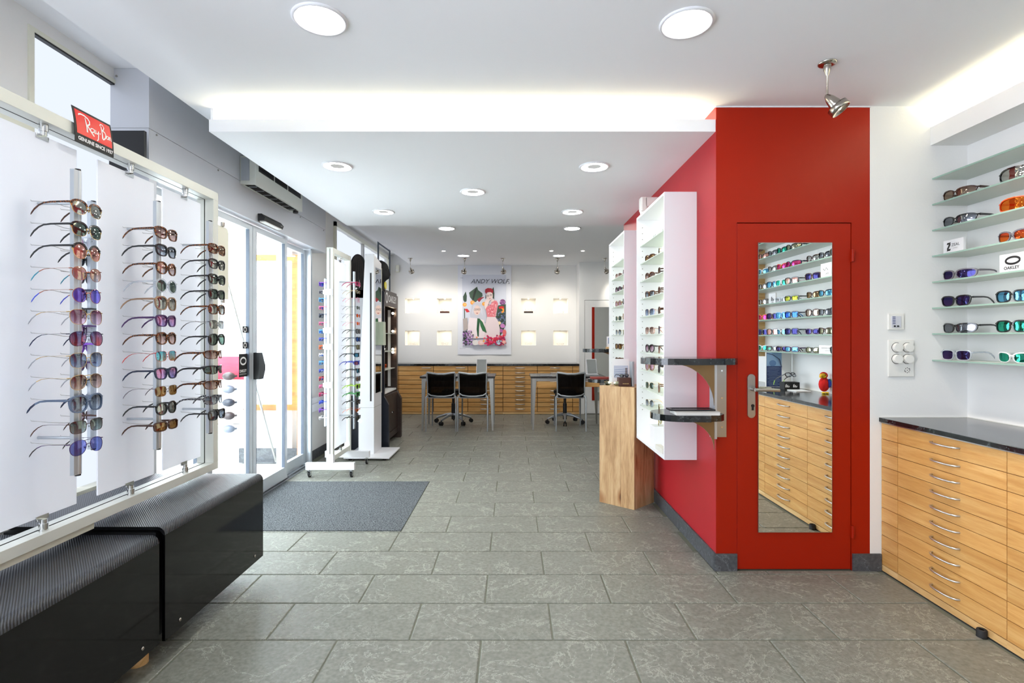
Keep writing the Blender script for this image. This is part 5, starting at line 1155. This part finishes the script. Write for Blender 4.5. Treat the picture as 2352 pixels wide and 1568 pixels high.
for i, (xa_, xb2) in enumerate(NX):
    for j, (za, zb) in enumerate(NZ):
        x = (bx(xa_)+bx(xb2))/2; z0, z1 = bz(za), bz(zb)
        l = thing('niche_lamp', 'tiny lamp in the ceiling of the '+nlab[(i, j)], 'lamp', (x, YB+.10, z1), 'niche lamps')
        obj('rim', MB().lathe([(.016, 0), (.017, -.003), (.022, -.003), (.023, 0)], (x, YB+.10, z1), 14), M['nickel'], l); obj('bulb', MB().disc((x, YB+.10, z1-.002), .015, 'z', 12), M['niche'], l)
        hb_ = 0
        if j == 0 and i in (1, 2):
            tag(obj('display_block', MB().box(x-.08, x+.08, YB+.03, YB+.11, z0, z0+.035), M['brown'] if i == 1 else M['darkwood'], None, .002), 'dark wooden block in the '+nlab[(i, j)], 'block'); hb_ = .036
        k_ = nk[i*2+j]
        specs(k_[0], 'metal', k_[1], 'clear', 'in the '+nlab[(i, j)], (x, YB+.05, z0+hb_+.001), 0, 'glasses in the lit niches', base=True)
# poster
PZ = 9.085/F
def pm(dy): return lambda zx, zy: ((1050+zx/6.814-VX)*PZ, YB-.012-dy, H+(VY-(600+zy/6.814))*PZ)
po = thing('wall_poster', 'large white cloth poster with two women among flowers and italic lettering', 'poster', (-.47, YB-.01, 1.02))
m0 = pm(0); g = MB(); nx, ny = 12, 16
for i in range(nx):
    for j in range(ny):
        def W_(a, b):
            u, v = a/nx, b/ny; p = m0(10+u*838, 64+v*1395); return (p[0], p[1]-.004*math.sin(u*9)*v*v, p[2])
        g.add([W_(i, j), W_(i+1, j), W_(i+1, j+1), W_(i, j+1)], [(0, 1, 2, 3)], 0, True)
cloth = obj('cloth', g, flat((232, 234, 242), .8), po)
mats = []; pr = MB(); lay = [.006]
def ink(c):
    m_ = flat(c)
    if m_ not in mats: mats.append(m_)
    return mats.index(m_)
def poly(c, pts):
    lay[0] += .00012; f_ = pm(lay[0]); pr.add([f_(*p) for p in pts], [tuple(range(len(pts)))], ink(c))
def elp(c, x, y, a, b=None, rot=0, n=16):
    b = b or a; poly(c, [(x+a*math.cos(t)*math.cos(rot)-b*math.sin(t)*math.sin(rot), y+a*math.cos(t)*math.sin(rot)+b*math.sin(t)*math.cos(rot)) for t in [2*math.pi*k/n for k in range(n)]])
poly((208, 212, 226), [(77, 210), (768, 210), (762, 1315), (90, 1315)])
poly((46, 72, 56), [(135, 470), (152, 540), (148, 625), (120, 640), (96, 610), (92, 550)])
poly((58, 84, 66), [(312, 396), (330, 450), (395, 500), (400, 545), (330, 600), (290, 640), (240, 610), (200, 560), (186, 490), (240, 450)]); poly((28, 40, 32), [(312, 396), (300, 470), (262, 600), (235, 600), (262, 470)])
poly((40, 64, 48), [(570, 402), (582, 500), (578, 600), (550, 560), (548, 440)]); poly((34, 52, 44), [(470, 560), (440, 590), (445, 520)])
poly((150, 30, 44), [(430, 560), (395, 560), (345, 570), (310, 600), (345, 640), (385, 590)])
for (c, x, y, r) in (((240, 168, 80), 118, 678, 32), ((242, 160, 70), 240, 645, 34), ((244, 166, 60), 420, 665, 30)): elp(c, x, y, r); elp((250, 196, 120), x+5, y-5, r*.5)
poly((210, 40, 50), [(115, 745), (160, 742), (200, 790), (150, 800)]); poly((60, 80, 60), [(108, 740), (122, 740), (125, 900), (112, 910)])
elp((126, 66, 120), 712, 640, 46, 48)
for k in range(22): a = random.random()*6.28; r = random.random()*42; elp(random.choice([(160, 96, 160), (100, 50, 100), (184, 130, 184)]), 712+r*math.cos(a), 640+r*math.sin(a), 9)
poly((54, 76, 60), [(640, 690), (762, 670), (762, 1000), (668, 1180), (600, 900)])
for k in range(60): elp(random.choice([(92, 104, 140), (60, 70, 92), (120, 130, 160), (46, 60, 52)]), 620+random.random()*130, 790+random.random()*190, 11)
poly((206, 34, 36), [(648, 715), (700, 700), (735, 712), (730, 745), (660, 742)]); poly((240, 150, 50), [(690, 730), (735, 740), (736, 790), (705, 812), (690, 790), (715, 770)])
elp((238, 214, 170), 660, 965, 26); elp((200, 130, 190), 712, 1010, 38, 34); elp((176, 100, 164), 690, 1085, 30); elp((226, 110, 110), 740, 1110, 30, 44)
poly((176, 164, 160), [(92, 900), (160, 880), (170, 1060), (100, 1100)])
# standing figure
poly((228, 210, 214), [(470, 870), (600, 870), (640, 930), (668, 1050), (668, 1200), (430, 1200), (440, 960)])
poly((222, 120, 130), [(570, 610), (620, 620), (640, 660), (600, 870), (470, 870), (455, 780), (440, 720), (520, 680)])
for k in range(40): elp(random.choice([(236, 160, 166), (240, 196, 202), (206, 90, 110)]), 480+random.random()*140, 650+random.random()*200, 9)
poly((232, 206, 200), [(540, 600), (575, 590), (580, 625), (540, 640), (515, 640)])
elp((236, 212, 206), 508, 545, 52, 72, .12); poly((236, 212, 206), [(440, 610), (475, 580), (505, 620), (480, 690), (440, 760), (425, 700)])
poly((172, 26, 46), [(438, 480), (440, 440), (480, 418), (540, 425), (566, 455), (560, 500), (520, 482), (470, 486), (452, 510)])
for (x, y) in ((480, 540), (530, 528)): elp((90, 84, 90), x, y, 20, 14); elp((226, 204, 200), x, y, 16, 10); elp((50, 46, 50), x, y, 6, 4)
poly((190, 96, 100), [(500, 583), (525, 578), (522, 590), (502, 592)])
# seated figure
poly((196, 196, 208), [(260, 655), (310, 640), (370, 650), (410, 700), (440, 780), (460, 860), (450, 960), (400, 940), (280, 930), (210, 880), (200, 830), (225, 740), (230, 690)])
poly((236, 222, 226), [(190, 880), (300, 890), (420, 920), (440, 1000), (430, 1200), (165, 1210), (170, 1000)])
elp((228, 200, 190), 312, 765, 54, 76)
for (x, y) in ((288, 755), (340, 752)): elp((60, 60, 70), x, y, 27, 18); elp((222, 196, 188), x, y, 22, 14); elp((60, 56, 60), x, y+1, 7, 5)
poly((170, 90, 90), [(296, 806), (332, 806), (325, 818), (304, 818)]); poly((206, 206, 218), [(255, 690), (300, 670), (262, 760), (250, 830), (230, 800)]); poly((206, 206, 218), [(360, 690), (395, 740), (400, 850), (372, 800)])
poly((34, 84, 50), [(318, 890), (360, 900), (345, 1040), (340, 1180), (318, 1170), (306, 1060)]); poly((44, 104, 62), [(345, 890), (400, 950), (440, 1040), (465, 1115), (400, 1090), (365, 1010)])
# flower bed
for k in range(150): elp(random.choice([(196, 150, 210), (150, 96, 170), (60, 70, 60), (220, 186, 226), (44, 56, 48)]), 95+random.random()*150*(k/150+.3), 1085+random.random()*220, 11)
for k in range(110): elp(random.choice([(206, 24, 96), (230, 60, 110), (170, 20, 80), (240, 90, 110), (216, 40, 60)]), 430+random.random()*325, 1190+random.random()*118-(random.random()*50 if k % 3 == 0 else 0), 15)
for k in range(24): elp(random.choice([(150, 170, 205), (210, 220, 235), (80, 100, 90)]), 620+random.random()*75, 1235+random.random()*60, 11)
elp((236, 230, 228), 288, 1270, 48, 42); elp((240, 196, 190), 378, 1272, 50, 40); elp((246, 216, 208), 380, 1268, 26, 20); elp((240, 150, 90), 310, 1190, 14); elp((244, 180, 170), 735, 1262, 30, 26); elp((248, 170, 60), 420, 1245, 16)
lay[0] += .0006; f_ = pm(lay[0])
pr.text('ANDY WOLF,', 96, lambda u, v: f_(216+u, 350-v), ink((46, 48, 60)), shear=.32, squeeze=1.03)
pr.text('berlin', 18, lambda u, v: f_(58+u, 270-v), ink((70, 80, 140)), shear=.2); pr.text('andy-wolf.com', 15, lambda u, v: f_(45+u, 1366-v), ink((150, 152, 165)))
obj('print', pr, mats, po)

# ================================================================== DESKS, CHAIRS, STOOLS
def desk(x0, label, mirx, mlab):
    x1 = x0+1.0; ya, yb = 7.13, 7.74; t = thing('desk', label, 'desk', (x0+.5, 7.43, 0), 'consultation desks')
    obj('desk_top', MB().box(x0-.02, x1+.02, ya, yb, .722, .750), M['granitetop'], t, .003)
    for sx, xx in ((1, x0+.003), (-1, x1-.003)):
        for y in (ya+.02, yb-.02):
            s_ = sx; d = 1 if y < 7.4 else -1
            b = MB().add([(xx, y, 0), (xx+s_*.020, y, 0), (xx+s_*.020, y+d*.02, 0), (xx, y+d*.02, 0), (xx, y, .72), (xx+s_*.058, y, .72), (xx+s_*.058, y+d*.05, .72), (xx, y+d*.05, .72)], [(0, 1, 2, 3), (4, 5, 6, 7), (0, 1, 5, 4), (1, 2, 6, 5), (2, 3, 7, 6), (3, 0, 4, 7)])
            obj('leg', b, M['steel'], t)
    obj('apron', MB().box(x0+.06, x1-.06, ya+.04, ya+.055, .60, .67), M['beech'], t); obj('rail', MB().box(x0+.06, x1-.06, ya+.03, ya+.06, .68, .72).box(x0+.06, x1-.06, yb-.06, yb-.03, .68, .72), M['steel'], t)
    m = thing('desk_mirror', mlab, 'mirror', (mirx, 7.45, .75), 'tilted desk mirrors')
    P = lambda s0, s1, d: [(7.40+d, .765), (7.40+d+.008, .765), (7.52+d+.008, .975), (7.52+d, .975)]
    obj('frame', MB().prism(P(0, 0, 0), 'x', mirx-.075, mirx+.075), M['white'], m, .002); obj('mirror_glass', MB().prism([(7.398, .775), (7.3995, .775), (7.5135, .968), (7.512, .968)], 'x', mirx-.066, mirx+.066), M['mirror'], m)
    obj('base', MB().box(mirx-.09, mirx+.09, 7.38, 7.56, .750, .763), M['white'], m, .003); obj('stay', MB().prism([(7.45, .83), (7.56, .765), (7.57, .765), (7.50, .90)], 'x', mirx+.066, mirx+.078), M['beech2'], m)
    m.rotation_euler = (0, 0, 0)
M['granitetop'] = plain('dark_desk_laminate', (38, 34, 34), .2)
desk(-1.256, 'dark-topped desk with tapering steel legs behind the pair of chairs', -.44, 'white tilted mirror on the left desk')
desk(.278, 'dark-topped desk with tapering steel legs at the right, beside the single chair', 1.15, 'white tilted mirror on the right desk')
tag(obj('keys', MB().tube([(-1.15+.02*math.cos(a), 7.3+.02*math.sin(a), .753) for a in [k*.7 for k in range(9)]], .002, 5).box(-1.13, -1.09, 7.3, 7.308, .75, .755), M['nickel']), 'small bunch of keys on the left desk', 'keys')
tag(obj('spectacles_tray', MB().box(.40, .56, 7.2, 7.3, .75, .757), FM['clear']), 'small clear tray on the right desk', 'tray')
def chair():
    t = thing('chair', 'x', 'chair', (0, 0, 0), 'mesh-back chairs at the desks')        # back towards -y, width .42
    w = .205
    for q_ in (-1, 1): obj('back_post', MB().tube([(q_*(w-.012), .0, .80), (q_*(w-.018), .015, .66), (q_*(w-.022), .03, .52), (q_*(w-.02), .035, .47)], .011, 8), M['silver'], t)
    top = [(-w+.012, 0, .805), (-.14, -.006, .800), (-.05, -.012, .786), (.05, -.012, .786), (.14, -.006, .800), (w-.012, 0, .805)]
    obj('top_rail', MB().tube(top, .015, 8), M['silver'], t)
    obj('lower_rail', MB().tube([(-w+.02, .03, .52), (-.14, .015, .492), (-.05, .0, .480), (.05, .0, .480), (.14, .015, .492), (w-.02, .03, .52)], .012, 8), M['silver'], t)
    b = MB(); n = 8
    for k in range(n):
        u0, u1 = -1+2*k/n, -1+2*(k+1)/n
        f_ = lambda u, top_: ((w-.024)*u, (.0 if top_ else .02)-.012*(1-u*u)*(1 if top_ else 2), (.800-.018*(1-u*u)) if top_ else (.515-.035*(1-u*u)))
        b.add([f_(u0, 0), f_(u1, 0), f_(u1, 1), f_(u0, 1)], [(0, 1, 2, 3)], 0, True)
    obj('mesh_back', b, M['meshback'], t)
    for sx in (-1, 1):
        obj('leg', MB().tube([(sx*(w-.02), .035, .49), (sx*(w+.002), .02, .465), (sx*(w+.0), .005, .43), (sx*(w), .0, .0)], .0105, 8), M['silver'], t)
        obj('leg', MB().tube([(sx*(w-.03), .40, .44), (sx*(w-.02), .46, .42), (sx*(w-.015), .48, .0)], .0105, 8), M['silver'], t)
        obj('side_rail', MB().tube([(sx*(w-.02), .03, .465), (sx*(w-.03), .25, .45), (sx*(w-.03), .42, .44)], .010, 8), M['silver'], t)
    obj('cross_rail', MB().tube([(-w+.03, .40, .44), (w-.03, .40, .44)], .010, 8).tube([(-w+.03, .05, .455), (w-.03, .05, .455)], .008, 8), M['silver'], t)
    obj('seat', MB().prism([(-.19, .06), (.19, .06), (.20, .25), (.18, .44), (-.18, .44), (-.20, .25)], 'z', .455, .485), M['fabric'], t, .012, 3)
    return t
ch = chair()
for k, (x, l) in enumerate(((-.975, 'black mesh-back chair with silver legs, left of the pair at the left desk'), (-.540, 'black mesh-back chair with silver legs, right of the pair at the left desk'), (.81, 'black mesh-back chair with silver legs, alone at the right desk'))):
    o = ch if k == 0 else copy_tree(ch); o.location = (x, 7.07, 0); o['label'] = l
def stool():
    t = thing('swivel_stool', 'x', 'stool', (0, 0, 0), 'swivel stools behind the desks')
    obj('seat', MB().lathe([(0, .44), (.15, .44), (.168, .455), (.172, .475), (.165, .495), (.14, .505), (0, .508)], (0, 0, 0), 28), M['fabric'], t)
    obj('gas_lift', MB().cyl((0, 0, .06), (0, 0, .30), .030, n=16).cyl((0, 0, .30), (0, 0, .44), .020, n=14), M['black'], t)
    for k in range(5):
        a = .35+k*2*math.pi/5; c, s_ = math.cos(a), math.sin(a)
        obj('base_arm', MB().tube([(c*.02, s_*.02, .135), (c*.12, s_*.12, .125), (c*.24, s_*.24, .085), (c*.27, s_*.27, .07)], [.024, .020, .016, .014], 8), M['silver'], t)
        w_ = MB(); tx, ty = -s_, c
        for q_ in (-.016, .016): w_.cyl((c*.275+tx*(q_-.008), s_*.275+ty*(q_-.008), .029), (c*.275+tx*(q_+.008), s_*.275+ty*(q_+.008), .029), .029, n=14)
        w_.cyl((c*.27, s_*.27, .04), (c*.27, s_*.27, .075), .008, n=8)
        obj('castor', w_, M['rubber'], t)
    return t
so = stool()
for k, (x, l) in enumerate(((-.882, 'black round swivel stool with silver star base behind the left desk'), (.795, 'black round swivel stool with silver star base behind the right desk'))):
    o = so if k == 0 else copy_tree(so); o.location = (x, 7.76 if k == 0 else 7.76, 0); o['label'] = l
    o.rotation_euler = (0, 0, 0 if k == 0 else .5)
# remove shared scratch meshes nothing uses
for me in [m for m in bpy.data.meshes if m.users == 0]: bpy.data.meshes.remove(me)
